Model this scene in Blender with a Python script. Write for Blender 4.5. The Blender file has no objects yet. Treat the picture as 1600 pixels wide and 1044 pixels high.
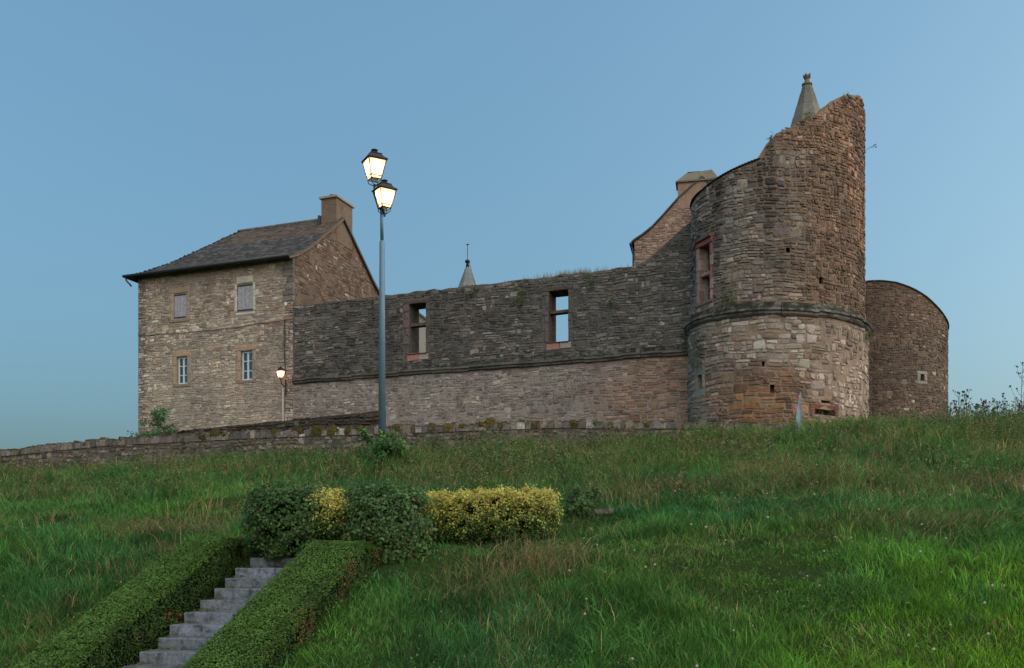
import bpy, math, random
import numpy as np
from mathutils import Vector, Matrix

# ------------------------------------------------------------------ camera, sky, sun, exposure
SC = bpy.context.scene
COL = SC.collection
F, HZ = 1500.0, 870.0            # focal length and horizon row, in pixels of the 1600 px wide photograph

cam_d = bpy.data.cameras.new('camera'); cam = bpy.data.objects.new('camera', cam_d); COL.objects.link(cam)
cam_d.sensor_width = 36.0; cam_d.lens = 36.0 * F / 1600.0; cam_d.shift_y = (HZ - 522.0) / 1600.0
cam_d.clip_start = 0.1; cam_d.clip_end = 9000
cam.location = (0, 0, 0); cam.rotation_euler = (math.radians(90), 0, 0)
SC.camera = cam

SUN_EL, SUN_AZ = 6.0, 82.0       # just at sunset; azimuth clockwise from the view direction (+Y)
world = bpy.data.worlds.new('World'); SC.world = world; world.use_nodes = True
wn = world.node_tree.nodes; wl = world.node_tree.links
bg = wn['Background']
sky = wn.new('ShaderNodeTexSky'); sky.sky_type = 'NISHITA'; sky.sun_disc = False
sky.sun_elevation = math.radians(SUN_EL); sky.sun_rotation = math.radians(SUN_AZ)
sky.air_density = 1.0; sky.dust_density = 9.0; sky.ozone_density = 3.0; sky.altitude = 300
gam = wn.new('ShaderNodeGamma'); gam.inputs[1].default_value = 0.6                      # colour grading, flattens the sky's contrast
tnt = wn.new('ShaderNodeMix'); tnt.data_type = 'RGBA'; tnt.blend_type = 'MULTIPLY'; tnt.inputs[0].default_value = 1.0
tnt.inputs[7].default_value = (1.01, 1.36, 1.45, 1)
wl.new(sky.outputs[0], gam.inputs[0]); wl.new(gam.outputs[0], tnt.inputs[6]); wl.new(tnt.outputs[2], bg.inputs[0]); bg.inputs[1].default_value = 0.107

sun_d = bpy.data.lights.new('sun', 'SUN'); sun_d.energy = 1.5; sun_d.angle = math.radians(140); sun_d.color = (1.0, 0.90, 0.77)
sun = bpy.data.objects.new('sun', sun_d); COL.objects.link(sun)
a_, e_ = math.radians(SUN_AZ + 58), math.radians(SUN_EL + 14)   # turned off the sky's sun, as added soft fill on the castle fronts
sdir = Vector((math.sin(a_) * math.cos(e_), math.cos(a_) * math.cos(e_), math.sin(e_)))
sun.rotation_euler = sdir.to_track_quat('Z', 'Y').to_euler()
sun.location = sdir * 60

SC.view_settings.view_transform = 'Standard'; SC.view_settings.look = 'None'
SC.view_settings.exposure = 1.785; SC.view_settings.gamma = 1.0; SC.view_settings.use_curve_mapping = False
SC.render.engine = 'CYCLES'
SC.cycles.use_denoising = True
SC.cycles.max_bounces = 6; SC.cycles.transparent_max_bounces = 6
SC.cycles.sample_clamp_indirect = 4.0

# ------------------------------------------------------------------ helpers
rng = random.Random(7)
nrg = np.random.default_rng(11)

def lin(r, g, b):
    f = lambda c: (c / 255 / 12.92) if c / 255 <= 0.04045 else ((c / 255 + 0.055) / 1.055) ** 2.4
    return (f(r), f(g), f(b))

def at(px, py, D):
    return Vector(((px - 800) / F * D, D, (HZ - py) / F * D))

def hash2(ix, iy, seed=0):
    n = (ix.astype(np.int64) * 374761393 + iy.astype(np.int64) * 668265263 + seed * 1442695041) & 0x7fffffff
    n = ((n ^ (n >> 13)) * 1274126177) & 0x7fffffff
    n = n ^ (n >> 16)
    return (n & 0xffff) / 65535.0

def vnoise(x, y, seed=0):
    x = np.asarray(x, float); y = np.asarray(y, float)
    ix = np.floor(x); iy = np.floor(y); fx = x - ix; fy = y - iy
    fx = fx * fx * (3 - 2 * fx); fy = fy * fy * (3 - 2 * fy)
    ix = ix.astype(np.int64); iy = iy.astype(np.int64)
    a = hash2(ix, iy, seed); b = hash2(ix + 1, iy, seed); c = hash2(ix, iy + 1, seed); d = hash2(ix + 1, iy + 1, seed)
    return (a * (1 - fx) + b * fx) * (1 - fy) + (c * (1 - fx) + d * fx) * fy

def fbm(x, y, seed=0, octv=3):
    t = 0; a = 1; s = 0
    for k in range(octv):
        t = t + a * vnoise(np.asarray(x) * 2 ** k, np.asarray(y) * 2 ** k, seed + k * 17); s += a; a *= 0.5
    return t / s

def n1(x, y, seed=0):
    return float(fbm(np.array([x]), np.array([y]), seed, 2)[0])

def interp(pts):
    xs = np.array([p[0] for p in pts], float); ys = np.array([p[1] for p in pts], float)
    return lambda x: float(np.interp(x, xs, ys))

def mixc(a, b, t):
    t = max(0.0, min(1.0, t)); return tuple(a[i] * (1 - t) + b[i] * t for i in range(3))

def tag(o, label=None, cat=None, group=None, kind=None):
    if label: o['label'] = label
    if cat: o['category'] = cat
    if group: o['group'] = group
    if kind: o['kind'] = kind
    return o

def empty(name, loc=(0, 0, 0), label=None, cat=None, group=None):
    o = bpy.data.objects.new(name, None); COL.objects.link(o); o.location = loc; o.empty_display_size = 0.2
    return tag(o, label, cat, group)

def link(name, me, parent=None):
    o = bpy.data.objects.new(name, me); COL.objects.link(o)
    if parent is not None:
        o.parent = parent
        loc = Vector((0, 0, 0)); p = parent
        while p is not None:
            loc += p.location; p = p.parent
        o.location = -loc       # meshes are written in world coordinates; parents are never rotated
    return o

class MB:
    """collects geometry in world coordinates, with one colour for each vertex"""
    def __init__(s): s.v = []; s.f = []; s.c = []
    def add(s, vs, fs, col=(0.5, 0.5, 0.5)):
        n = len(s.v); s.v.extend(vs); s.f.extend([tuple(i + n for i in f) for f in fs]); s.c.extend([col] * len(vs)); return s
    def obox(s, c, ax, ay, az, col=(0.5, 0.5, 0.5)):
        c = Vector(c); vs = []
        for k in (-1, 1):
            for j in (-1, 1):
                for i in (-1, 1): vs.append(tuple(c + ax * i + ay * j + az * k))
        return s.add(vs, [(0, 2, 3, 1), (4, 5, 7, 6), (0, 1, 5, 4), (2, 6, 7, 3), (0, 4, 6, 2), (1, 3, 7, 5)], col)
    def tube(s, pts, radii, n=8, col=(0.5, 0.5, 0.5), cap=True):
        pts = [Vector(p) for p in pts]
        if not hasattr(radii, '__len__'): radii = [radii] * len(pts)
        vs = []; fs = []
        for i, p in enumerate(pts):
            d = (pts[min(i + 1, len(pts) - 1)] - pts[max(i - 1, 0)]).normalized()
            up = Vector((0, 0, 1)) if abs(d.z) < 0.95 else Vector((1, 0, 0))
            x = d.cross(up).normalized(); y = x.cross(d).normalized()
            for k in range(n):
                a = 2 * math.pi * k / n
                vs.append(tuple(p + (x * math.cos(a) + y * math.sin(a)) * radii[i]))
        for i in range(len(pts) - 1):
            for k in range(n):
                fs.append((i * n + k, i * n + (k + 1) % n, (i + 1) * n + (k + 1) % n, (i + 1) * n + k))
        if cap:
            fs.append(tuple(range(n - 1, -1, -1))); fs.append(tuple(range((len(pts) - 1) * n, len(pts) * n)))
        return s.add(vs, fs, col)
    def lathe(s, base, prof, n=16, col=(0.5, 0.5, 0.5), rot=0.0):
        base = Vector(base); vs = []; fs = []
        for r, z in prof:
            for k in range(n):
                a = 2 * math.pi * k / n + rot
                vs.append((base.x + r * math.cos(a), base.y + r * math.sin(a), base.z + z))
        for i in range(len(prof) - 1):
            for k in range(n):
                fs.append((i * n + k, i * n + (k + 1) % n, (i + 1) * n + (k + 1) % n, (i + 1) * n + k))
        fs.append(tuple(range(n - 1, -1, -1))); fs.append(tuple(range((len(prof) - 1) * n, len(prof) * n)))
        return s.add(vs, fs, col)
    def mesh(s, name, mat, smooth=False):
        me = bpy.data.meshes.new(name); me.from_pydata(s.v, [], s.f)
        ca = me.color_attributes.new('col', 'FLOAT_COLOR', 'POINT')
        arr = np.ones((len(s.v), 4), np.float32); arr[:, :3] = np.array(s.c, np.float32).reshape(-1, 3)
        ca.data.foreach_set('color', arr.ravel())
        me.materials.append(mat)
        if smooth: me.polygons.foreach_set('use_smooth', [True] * len(me.polygons))
        me.update(); return me
    def build(s, name, mat, parent=None, smooth=False):
        return link(name, s.mesh(name, mat, smooth), parent)

def np_mesh(name, verts, loops, starts, totals, cols, mat):
    me = bpy.data.meshes.new(name)
    me.vertices.add(len(verts)); me.vertices.foreach_set('co', verts.astype(np.float32).ravel())
    me.loops.add(len(loops)); me.loops.foreach_set('vertex_index', loops.astype(np.int32))
    me.polygons.add(len(starts)); me.polygons.foreach_set('loop_start', starts.astype(np.int32)); me.polygons.foreach_set('loop_total', totals.astype(np.int32))
    ca = me.color_attributes.new('col', 'FLOAT_COLOR', 'POINT')
    arr = np.ones((len(verts), 4), np.float32); arr[:, :3] = cols
    ca.data.foreach_set('color', arr.ravel())
    me.materials.append(mat); me.update(calc_edges=True); return me

# ------------------------------------------------------------------ materials
def new_mat(name):
    m = bpy.data.materials.new(name); m.use_nodes = True
    return m, m.node_tree.nodes, m.node_tree.links, m.node_tree.nodes['Principled BSDF']

def noise_node(n, l, scale, detail=4, rough=0.6, coord=None, dist=0.0):
    t = n.new('ShaderNodeTexNoise'); t.inputs['Scale'].default_value = scale; t.inputs['Detail'].default_value = detail
    t.inputs['Roughness'].default_value = rough; t.inputs['Distortion'].default_value = dist
    if coord is not None: l.new(coord, t.inputs['Vector'])
    return t

def ramp(n, l, src, p0, p1, c0=(0, 0, 0, 1), c1=(1, 1, 1, 1)):
    r = n.new('ShaderNodeValToRGB'); r.color_ramp.elements[0].position = p0; r.color_ramp.elements[1].position = p1
    r.color_ramp.elements[0].color = c0; r.color_ramp.elements[1].color = c1
    l.new(src, r.inputs[0]); return r

def mixrgb(n, l, fac, a, b, mode='MIX'):
    x = n.new('ShaderNodeMix'); x.data_type = 'RGBA'; x.blend_type = mode
    for sock, val in ((x.inputs[0], fac), (x.inputs[6], a), (x.inputs[7], b)):
        if hasattr(val, 'links') or hasattr(val, 'is_linked'): l.new(val, sock)
        elif isinstance(val, (int, float)): sock.default_value = val
        else: sock.default_value = (*val[:3], 1)
    return x.outputs[2]

def stone_mat(name, lichen=0.35, dark=0.3, bump=0.5, moss=0.0, fine=14.0, base=None, rough=0.93, stain=1.1, staint=0.5, mosst=0.0, mossc=((0.018, 0.017, 0.012, 1), (0.06, 0.05, 0.018, 1))):
    m, n, l, b = new_mat(name)
    geo = n.new('ShaderNodeNewGeometry'); pos = geo.outputs['Position']
    if base is None:
        at_ = n.new('ShaderNodeAttribute'); at_.attribute_name = 'col'; c = at_.outputs['Color']
    else:
        rgb = n.new('ShaderNodeRGB'); rgb.outputs[0].default_value = (*base, 1); c = rgb.outputs[0]
    n0 = noise_node(n, l, fine, 5, 0.7, pos)
    v = ramp(n, l, n0.outputs[0], 0.25, 0.75, (0.55, 0.53, 0.5, 1), (1.3, 1.28, 1.25, 1))
    c = mixrgb(n, l, 1.0, c, v.outputs[0], 'MULTIPLY')
    n1_ = noise_node(n, l, stain, 6, 0.72, pos, 0.4)                      # dark weather stains
    r1 = ramp(n, l, n1_.outputs[0], staint, staint + 0.22)
    mul = n.new('ShaderNodeMath'); mul.operation = 'MULTIPLY'; mul.inputs[1].default_value = dark; l.new(r1.outputs[0], mul.inputs[0])
    c = mixrgb(n, l, mul.outputs[0], c, (0.03, 0.029, 0.027))
    n2 = noise_node(n, l, 7.5, 5, 0.75, pos, 0.6)                       # pale lichen spots
    r2 = ramp(n, l, n2.outputs[0], 0.64, 0.72)
    mul2 = n.new('ShaderNodeMath'); mul2.operation = 'MULTIPLY'; mul2.inputs[1].default_value = lichen; l.new(r2.outputs[0], mul2.inputs[0])
    c = mixrgb(n, l, mul2.outputs[0], c, (0.42, 0.40, 0.36))
    if moss:
        sp = n.new('ShaderNodeSeparateXYZ'); l.new(geo.outputs['Normal'], sp.inputs[0])
        n3 = noise_node(n, l, 3.2, 5, 0.7, pos)
        ad = n.new('ShaderNodeMath'); ad.operation = 'MULTIPLY_ADD'; ad.inputs[1].default_value = 0.32; l.new(sp.outputs[2], ad.inputs[0]); l.new(n3.outputs[0], ad.inputs[2])
        r3 = ramp(n, l, ad.outputs[0], 0.56 + mosst, 0.72 + mosst)
        mul3 = n.new('ShaderNodeMath'); mul3.operation = 'MULTIPLY'; mul3.inputs[1].default_value = moss; l.new(r3.outputs[0], mul3.inputs[0])
        nm = noise_node(n, l, 9.0, 3, 0.6, pos)
        mc = ramp(n, l, nm.outputs[0], 0.35, 0.65, *mossc)
        c = mixrgb(n, l, mul3.outputs[0], c, mc.outputs[0])
    l.new(c, b.inputs['Base Color']); b.inputs['Roughness'].default_value = rough; b.inputs['Specular IOR Level'].default_value = 0.15
    nb = noise_node(n, l, 26.0, 6, 0.7, pos)
    bp = n.new('ShaderNodeBump'); bp.inputs['Strength'].default_value = bump; bp.inputs['Distance'].default_value = 0.04
    l.new(nb.outputs[0], bp.inputs['Height']); l.new(bp.outputs[0], b.inputs['Normal'])
    return m

def leaf_mat(name, trans=0.3, rough=0.55):
    m, n, l, b = new_mat(name)
    a = n.new('ShaderNodeAttribute'); a.attribute_name = 'col'
    l.new(a.outputs['Color'], b.inputs['Base Color']); b.inputs['Roughness'].default_value = rough; b.inputs['Specular IOR Level'].default_value = 0.25
    t = n.new('ShaderNodeBsdfTranslucent'); l.new(a.outputs['Color'], t.inputs['Color'])
    mx = n.new('ShaderNodeMixShader'); mx.inputs[0].default_value = trans
    l.new(b.outputs[0], mx.inputs[1]); l.new(t.outputs[0], mx.inputs[2]); l.new(mx.outputs[0], n['Material Output'].inputs[0])
    return m

def plain_mat(name, col, rough=0.6, metal=0.0, nscale=0.0, namt=0.3, bump=0.0, spec=0.4):
    m, n, l, b = new_mat(name)
    b.inputs['Roughness'].default_value = rough; b.inputs['Metallic'].default_value = metal; b.inputs['Specular IOR Level'].default_value = spec
    if nscale:
        geo = n.new('ShaderNodeNewGeometry')
        t = noise_node(n, l, nscale, 5, 0.65, geo.outputs['Position'])
        r = ramp(n, l, t.outputs[0], 0.3, 0.7, (*[c * (1 - namt) for c in col], 1), (*[min(1, c * (1 + namt)) for c in col], 1))
        l.new(r.outputs[0], b.inputs['Base Color'])
        if bump:
            bp = n.new('ShaderNodeBump'); bp.inputs['Strength'].default_value = bump; bp.inputs['Distance'].default_value = 0.02
            l.new(t.outputs[0], bp.inputs['Height']); l.new(bp.outputs[0], b.inputs['Normal'])
    else:
        b.inputs['Base Color'].default_value = (*col, 1)
    return m

M = {}
M['stone'] = stone_mat('rubble_stone', 0.3, 0.35, 0.6)
M['stone_dark'] = stone_mat('weathered_stone', 0.3, 0.75, 0.7, moss=0.5)
M['stone_tower'] = stone_mat('tower_stone', 0.4, 0.72, 0.8)
M['stone_moss'] = stone_mat('mossy_stone', 0.45, 0.5, 0.7, moss=1.0, mosst=-0.05, mossc=((0.022, 0.02, 0.012, 1), (0.075, 0.055, 0.02, 1)))
M['ledge'] = stone_mat('mossy_ledge_stone', 0.5, 0.6, 0.8, moss=0.97, mossc=((0.009, 0.011, 0.009, 1), (0.035, 0.036, 0.024, 1)))
M['mortar'] = stone_mat('lime_mortar', 0.35, 0.5, 1.0, fine=13)
M['slate'] = stone_mat('roof_slate', 0.12, 0.3, 0.3, fine=8, rough=0.75)
M['concrete'] = stone_mat('step_concrete', 0.75, 0.97, 0.5, fine=16, stain=5.0, staint=0.47, moss=0.35, mosst=0.08)
M['render'] = stone_mat('grey_render', 0.1, 0.2, 0.2)
M['wood'] = plain_mat('weathered_wood', lin(150, 146, 150), 0.8, 0, 9, 0.25, 0.2, 0.2)
M['white_paint'] = plain_mat('window_paint', lin(190, 200, 205), 0.5, 0, 12, 0.08)
M['dark_metal'] = plain_mat('lantern_metal', (0.018, 0.017, 0.017), 0.42, 0.3)
M['pole'] = plain_mat('blue_grey_pole_paint', lin(88, 112, 128), 0.45, 0.2, 5, 0.08)
M['zinc'] = plain_mat('dark_gutter', (0.05, 0.052, 0.055), 0.5, 0.3)
M['pipe'] = plain_mat('grey_pipe', lin(150, 146, 138), 0.6, 0.0, 8, 0.15)
M['cable'] = plain_mat('black_cable', (0.02, 0.02, 0.02), 0.6)
M['board'] = plain_mat('pale_blue_board', lin(96, 116, 126), 0.6, 0, 7, 0.45)
M['pink'] = plain_mat('pink_red', (0.55, 0.06, 0.12), 0.6)
M['terracotta'] = plain_mat('terracotta', (0.22, 0.11, 0.07), 0.85, 0, 10, 0.2)
M['leaf'] = leaf_mat('leaf', 0.3)
M['grass'] = leaf_mat('grass_blade', 0.35, 0.6)
M['bark'] = plain_mat('bark', (0.07, 0.055, 0.04), 0.9, 0, 12, 0.3)
M['leaf_core'] = plain_mat('hedge_shade_core', (0.008, 0.014, 0.006), 1.0, 0, 10, 0.4, 0, 0.0)  # near-black, inner shade put into the colour
m, n, l, b = new_mat('window_glass'); b.inputs['Base Color'].default_value = (0.03, 0.045, 0.06, 1); b.inputs['Roughness'].default_value = 0.06; b.inputs['Specular IOR Level'].default_value = 0.9; M['glass'] = m
m, n, l, b = new_mat('lantern_frosted_glass')
tr = n.new('ShaderNodeBsdfTranslucent'); tr.inputs[0].default_value = (0.95, 0.9, 0.82, 1)
l.new(tr.outputs[0], n['Material Output'].inputs[0]); M['frost'] = m
M['moss'] = stone_mat('moss', 0.0, 0.5, 1.0, fine=30)
# soil and turf
m, n, l, b = new_mat('turf_soil')
geo = n.new('ShaderNodeNewGeometry'); t = noise_node(n, l, 0.9, 6, 0.7, geo.outputs['Position'])
r = ramp(n, l, t.outputs[0], 0.35, 0.65, (0.016, 0.032, 0.010, 1), (0.032, 0.045, 0.015, 1))
l.new(r.outputs[0], b.inputs['Base Color']); b.inputs['Roughness'].default_value = 1.0; b.inputs['Specular IOR Level'].default_value = 0.0
M['turf'] = m

# ------------------------------------------------------------------ terrain
def SCxy(s, c): return (0.23 * s + 0.973 * c, 0.973 * s - 0.23 * c)
PS = np.array([-4000, -60, 8.8, 10, 11, 14.7, 15.8, 17.5, 20, 25, 29, 32, 34, 36, 40, 60, 90, 150, 400, 4000], float)
PZ = np.array([-6, -1.8, -1.8, -1.72, -1.47, -0.05, 0.22, 0.60, 1.10, 2.15, 3.05, 3.72, 4.22, 4.5, 4.75, 5.0, 3, -6, -25, -40], float)
def ground_z(X, Y):
    X = np.asarray(X, float); Y = np.asarray(Y, float)
    s = 0.23 * X + 0.973 * Y; c = 0.973 * X - 0.23 * Y
    z = np.interp(s, PS, PZ)
    lat = np.clip(c + 12, -30, 0) * 0.028
    z = z + lat * np.clip((s - 18) / 12, 0, 1)
    hill = np.clip((s - 13) / 4, 0, 1) * np.clip((60 - s) / 20, 0, 1)
    z = z + hill * ((fbm(X * 0.35, Y * 0.35, 3) - 0.5) * 0.36 + (fbm(X * 1.1, Y * 1.1, 9) - 0.5) * 0.24)
    z = z + 0.26 * np.clip((X - 2) / 5, 0, 1) * np.clip((13 - X) / 4, 0.2, 1) * np.clip((s - 27) / 3, 0, 1) * np.clip((35 - s) / 3, 0, 1)
    z = z + 0.35 * np.exp(-((X + 3.9) ** 2 + (Y - 28.6) ** 2) / 2.2)
    z = z - 0.5 * np.clip((c + 8.35) / 0.25, 0, 1) * np.clip((-5.95 - c) / 0.25, 0, 1) * np.clip((14.75 - s) / 0.3, 0, 1)   # bed of the steps
    return z
def gz(x, y): return float(ground_z(np.array([x]), np.array([y]))[0])

def axis(bands):
    out = []
    for a, b_, st in bands: out.extend(np.arange(a, b_, st))
    out.append(bands[-1][1]); return np.array(out)
gx = axis([(-3000, -300, 300), (-300, -60, 30), (-60, -30, 3), (-30, -9, 0.5), (-9, 0, 0.2), (0, 30, 0.5), (30, 60, 3), (60, 300, 30), (300, 3000, 300)])
gy = axis([(-300, -20, 40), (-20, 6, 2), (6, 18, 0.2), (18, 44, 0.4), (44, 100, 4), (100, 400, 30), (400, 4000, 300)])
GX, GY = np.meshgrid(gx, gy); GZ = ground_z(GX, GY)
nv = GX.size; W_ = len(gx); H_ = len(gy)
idx = np.arange(nv).reshape(H_, W_)
q = np.stack([idx[:-1, :-1], idx[:-1, 1:], idx[1:, 1:], idx[1:, :-1]], -1).reshape(-1, 4)
me = np_mesh('ground', np.stack([GX, GY, GZ], -1).reshape(-1, 3), q.ravel(), np.arange(len(q)) * 4, np.full(len(q), 4), np.full((nv, 3), 0.1), M['turf'])
tag(link('ground', me), 'grassy hillside rising from the stairs to the castle', None, None, 'structure')

# ------------------------------------------------------------------ masonry
def wave(u, v, seed):
    return 0.03 * math.sin(u * 1.3 + v * 2.1 + seed) + 0.02 * math.sin(u * 4.3 - v * 1.3 + seed * 2.7)

def masonry(rg, u0, u1, v0, v1, rh, sw, holes=(), top=None, tall=0.1, bottom=None):
    """coursed rubble as cells (ua, ub, va, vb)"""
    rows = []; v = v0
    while v < v1 - 0.03:
        h = rg.uniform(*rh); rows.append((v, min(v + h, v1))); v += h
    blocked = [[] for _ in rows]; cells = []
    def free(i, extra=0.0):
        a, b = rows[i]; cuts = [(h[0], h[1]) for h in holes if h[2] < b - 0.02 and h[3] > a + 0.02] + blocked[i]
        cuts.sort(); out = []; u = u0
        for c0, c1 in cuts:
            if c0 > u + 0.04: out.append((u, c0))
            u = max(u, c1)
        if u < u1 - 0.04: out.append((u, u1))
        return out
    for i, (a, b) in enumerate(rows):
        for ia, ib in free(i):
            u = ia
            while u < ib - 0.02:
                lo, hi = sw(u, a) if callable(sw) else sw
                w = lo + (hi - lo) * rg.random() ** 1.6
                if ib - (u + w) < lo * 0.8: w = ib - u
                if w > hi * 1.5: w = w / 2
                bb = b
                if i + 1 < len(rows) and rg.random() < tall and any(p <= u and u + w <= q_ for p, q_ in free(i + 1)):
                    bb = rows[i + 1][1]; blocked[i + 1].append((u, u + w))
                if top is not None:
                    t = min(top(u + 0.15 * w), top(u + 0.85 * w))
                    bb = min(bb, t)
                if bb - a > 0.05:
                    if bb == b and b - a > rh[0] * 1.7 and rg.random() < 0.22:
                        mid = a + (b - a) * rg.uniform(0.4, 0.6)
                        cells.append((u, u + w, a, mid)); cells.append((u, u + w, mid, bb))
                    else: cells.append((u, u + w, a, bb))
                u += w
    return cells

def stone_geo(rg, Mp, cell, proud, joint, seed, wv=1.0):
    ua, ub, va, vb = cell; w = ub - ua; h = vb - va; j = joint * rg.uniform(0.3, 0.8)
    j = min(j, 0.2 * h, 0.2 * w)
    cr = [(ua + j, va + j), (ub - j, va + j), (ub - j, vb - j), (ua + j, vb - j)]
    jit = min(0.16 * h, 0.035)
    ring = []
    for k in range(4):
        p = cr[k]; pn = cr[(k + 1) % 4]; pp = cr[k - 1]
        f1 = rg.uniform(0.06, 0.3) * min(1, h / w if k % 2 == 0 else 1); f2 = rg.uniform(0.06, 0.3) * min(1, h / w if k % 2 else 1)
        for q_, f in ((pp, f2), (pn, f1)):
            ring.append((p[0] + (q_[0] - p[0]) * f + rg.uniform(-jit, jit), p[1] + (q_[1] - p[1]) * f + rg.uniform(-jit, jit)))
    uc, vc = (ua + ub) / 2, (va + vb) / 2
    p = rg.uniform(*proud); tx = rg.uniform(-0.05, 0.05); ty = rg.uniform(-0.12, 0.08)
    vs = []
    for lvl in range(3):
        for (u, v) in ring:
            if lvl == 0: uu, vv, d = u, v, -0.03
            elif lvl == 1: uu, vv, d = u + (uc - u) * 0.04, v + (vc - v) * 0.06, p * 0.55 + tx * (u - uc)
            else:
                k = rg.uniform(0.22, 0.4); uu, vv = u + (uc - u) * k, v + (vc - v) * k; d = p * rg.uniform(0.85, 1.15) + tx * (u - uc) + ty * (v - vc)
            vs.append(Mp(uu, vv + wv * wave(uu, vv, seed), -d))
    fs = []
    for lvl in range(2):
        for k in range(8):
            fs.append((lvl * 8 + k, lvl * 8 + (k + 1) % 8, lvl * 8 + 8 + (k + 1) % 8, lvl * 8 + 8 + k))
    fs.append(tuple(range(16, 24)))
    return vs, fs

def lay_stones(parent, Mp, cells, colour, mat, proud=(0.01, 0.05), joint=0.03, seed=1, single=300, name='stone', wv=1.0, visible=None, bare=None):
    rg = random.Random(seed)
    if bare: cells = [c for c in cells if rg.random() > bare((c[0] + c[1]) / 2, (c[2] + c[3]) / 2)]   # joints and patches smeared over with mortar
    vis = visible or (lambda c: True)
    def weight(c):
        return (c[1] - c[0]) * (c[3] - c[2]) if vis(c) else -1
    order = sorted(range(len(cells)), key=lambda i: -weight(cells[i])); own = set(order[:single])
    rest = MB()
    for i, c in enumerate(cells):
        vs, fs = stone_geo(rg, Mp, c, proud, joint, seed, wv)
        col = colour((c[0] + c[1]) / 2, (c[2] + c[3]) / 2, rg)
        if i in own: MB().add(vs, fs, col).build(name, mat, parent)
        else: rest.add(vs, fs, col)
    if rest.v: tag(rest.build(name + '_rubble', mat, parent), kind='stuff')

def wall_grid(Mp, u0, u1, v0, v1, T, holes=(), top=None, step=0.5, closed=False, col=None, colour=None):
    """solid wall sheet of thickness T with openings; a hole is (ua, ub, va, vb, depth), depth None goes through"""
    us = sorted(set([round(x, 4) for x in np.linspace(u0, u1, max(2, int((u1 - u0) / step) + 1))] + [round(x, 4) for h in holes for x in h[:2]]))
    vs = sorted(set([round(x, 4) for x in np.linspace(v0, v1, max(2, int((v1 - v0) / step) + 1))] + [round(x, 4) for h in holes for x in h[2:4]]))
    mb = MB(); tp = top or (lambda u: v1)
    def cl(u, v): return min(v, tp(u))
    def quad(a, b, c, d):
        mid = colour(a[0], a[1]) if colour else col
        mb.add([Mp(*a), Mp(*b), Mp(*c), Mp(*d)], [(0, 1, 2, 3)], mid)
    def hole_at(u, v):
        for h in holes:
            if h[0] < u < h[1] and h[2] < v < h[3]: return h
    for i in range(len(us) - 1):
        ua, ub = us[i], us[i + 1]
        for j in range(len(vs) - 1):
            a, b = vs[j], vs[j + 1]; um, vm = (ua + ub) / 2, (a + b) / 2
            a1, a2, b1, b2 = cl(ua, a), cl(ub, a), cl(ua, b), cl(ub, b)
            if b1 - a1 < 1e-4 and b2 - a2 < 1e-4: continue
            h = hole_at(um, vm)
            if h is None:
                quad((ua, a1, 0), (ub, a2, 0), (ub, b2, 0), (ua, b1, 0))
                quad((ub, a2, T), (ua, a1, T), (ua, b1, T), (ub, b2, T))
            elif h[4] is not None:
                quad((ua, a1, h[4]), (ub, a2, h[4]), (ub, b2, h[4]), (ua, b1, h[4]))
                quad((ub, a2, T), (ua, a1, T), (ua, b1, T), (ub, b2, T))
        t1, t2 = tp(ua), tp(ub)
        quad((ua, t1, 0), (ub, t2, 0), (ub, t2, T), (ua, t1, T))
    for h in holes:
        d = h[5] if len(h) > 5 else (h[4] if h[4] is not None else T)
        hu = [u for u in us if h[0] - 1e-6 <= u <= h[1] + 1e-6]
        for k in range(len(hu) - 1):
            quad((hu[k], h[2], 0), (hu[k + 1], h[2], 0), (hu[k + 1], h[2], d), (hu[k], h[2], d))
            quad((hu[k + 1], h[3], 0), (hu[k], h[3], 0), (hu[k], h[3], d), (hu[k + 1], h[3], d))
        quad((h[0], h[2], 0), (h[0], h[2], d), (h[0], h[3], d), (h[0], h[3], 0))
        quad((h[1], h[2], d), (h[1], h[2], 0), (h[1], h[3], 0), (h[1], h[3], d))
    if not closed:
        quad((u0, v0, T), (u0, v0, 0), (u0, tp(u0), 0), (u0, tp(u0), T))
        quad((u1, v0, 0), (u1, v0, T), (u1, tp(u1), T), (u1, tp(u1), 0))
    return mb

def flat_map(o, du, dn):
    """o corner at height 0; du along the face, dn outward normal (both horizontal unit vectors)"""
    ox, oy = o; ux, uy = du; nx, ny = dn
    return lambda u, v, d: (ox + ux * u - nx * d, oy + uy * u - ny * d, v)

def flat_uv(o, du, px, py):
    """(u, z) where the sight line of a photograph pixel meets that vertical face"""
    a = (px - 800) / F
    u = (a * o[1] - o[0]) / (du[0] - a * du[1]); Y = o[1] + du[1] * u
    return u, (HZ - py) / F * Y

def dressed(Mp, ua, ub, va, vb, d0, d1, parent, name, mat, col, rg, ch=0.02, jit=0.012):
    """a dressed block on a face, from depth d0 (inside) to -d1 (proud), with worn edges"""
    j = lambda: rg.uniform(-jit, jit)
    o = [(ua + j(), va + j()), (ub + j(), va + j()), (ub + j(), vb + j()), (ua + j(), vb + j())]
    uc, vc = (ua + ub) / 2, (va + vb) / 2
    ins = [(u + math.copysign(min(ch, (ub - ua) * 0.3), uc - u), v + math.copysign(min(ch, (vb - va) * 0.3), vc - v)) for u, v in o]
    vs = [Mp(u, v, d0) for u, v in o] + [Mp(u, v, -d1 + ch * 0.7) for u, v in o] + [Mp(u, v, -d1 + rg.uniform(-0.006, 0.006)) for u, v in ins]
    fs = [(k, (k + 1) % 4, 4 + (k + 1) % 4, 4 + k) for k in range(4)] + [(4 + k, 4 + (k + 1) % 4, 8 + (k + 1) % 4, 8 + k) for k in range(4)] + [(8, 9, 10, 11), (3, 2, 1, 0)]
    return MB().add(vs, fs, col).build(name, mat, parent)

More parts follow.
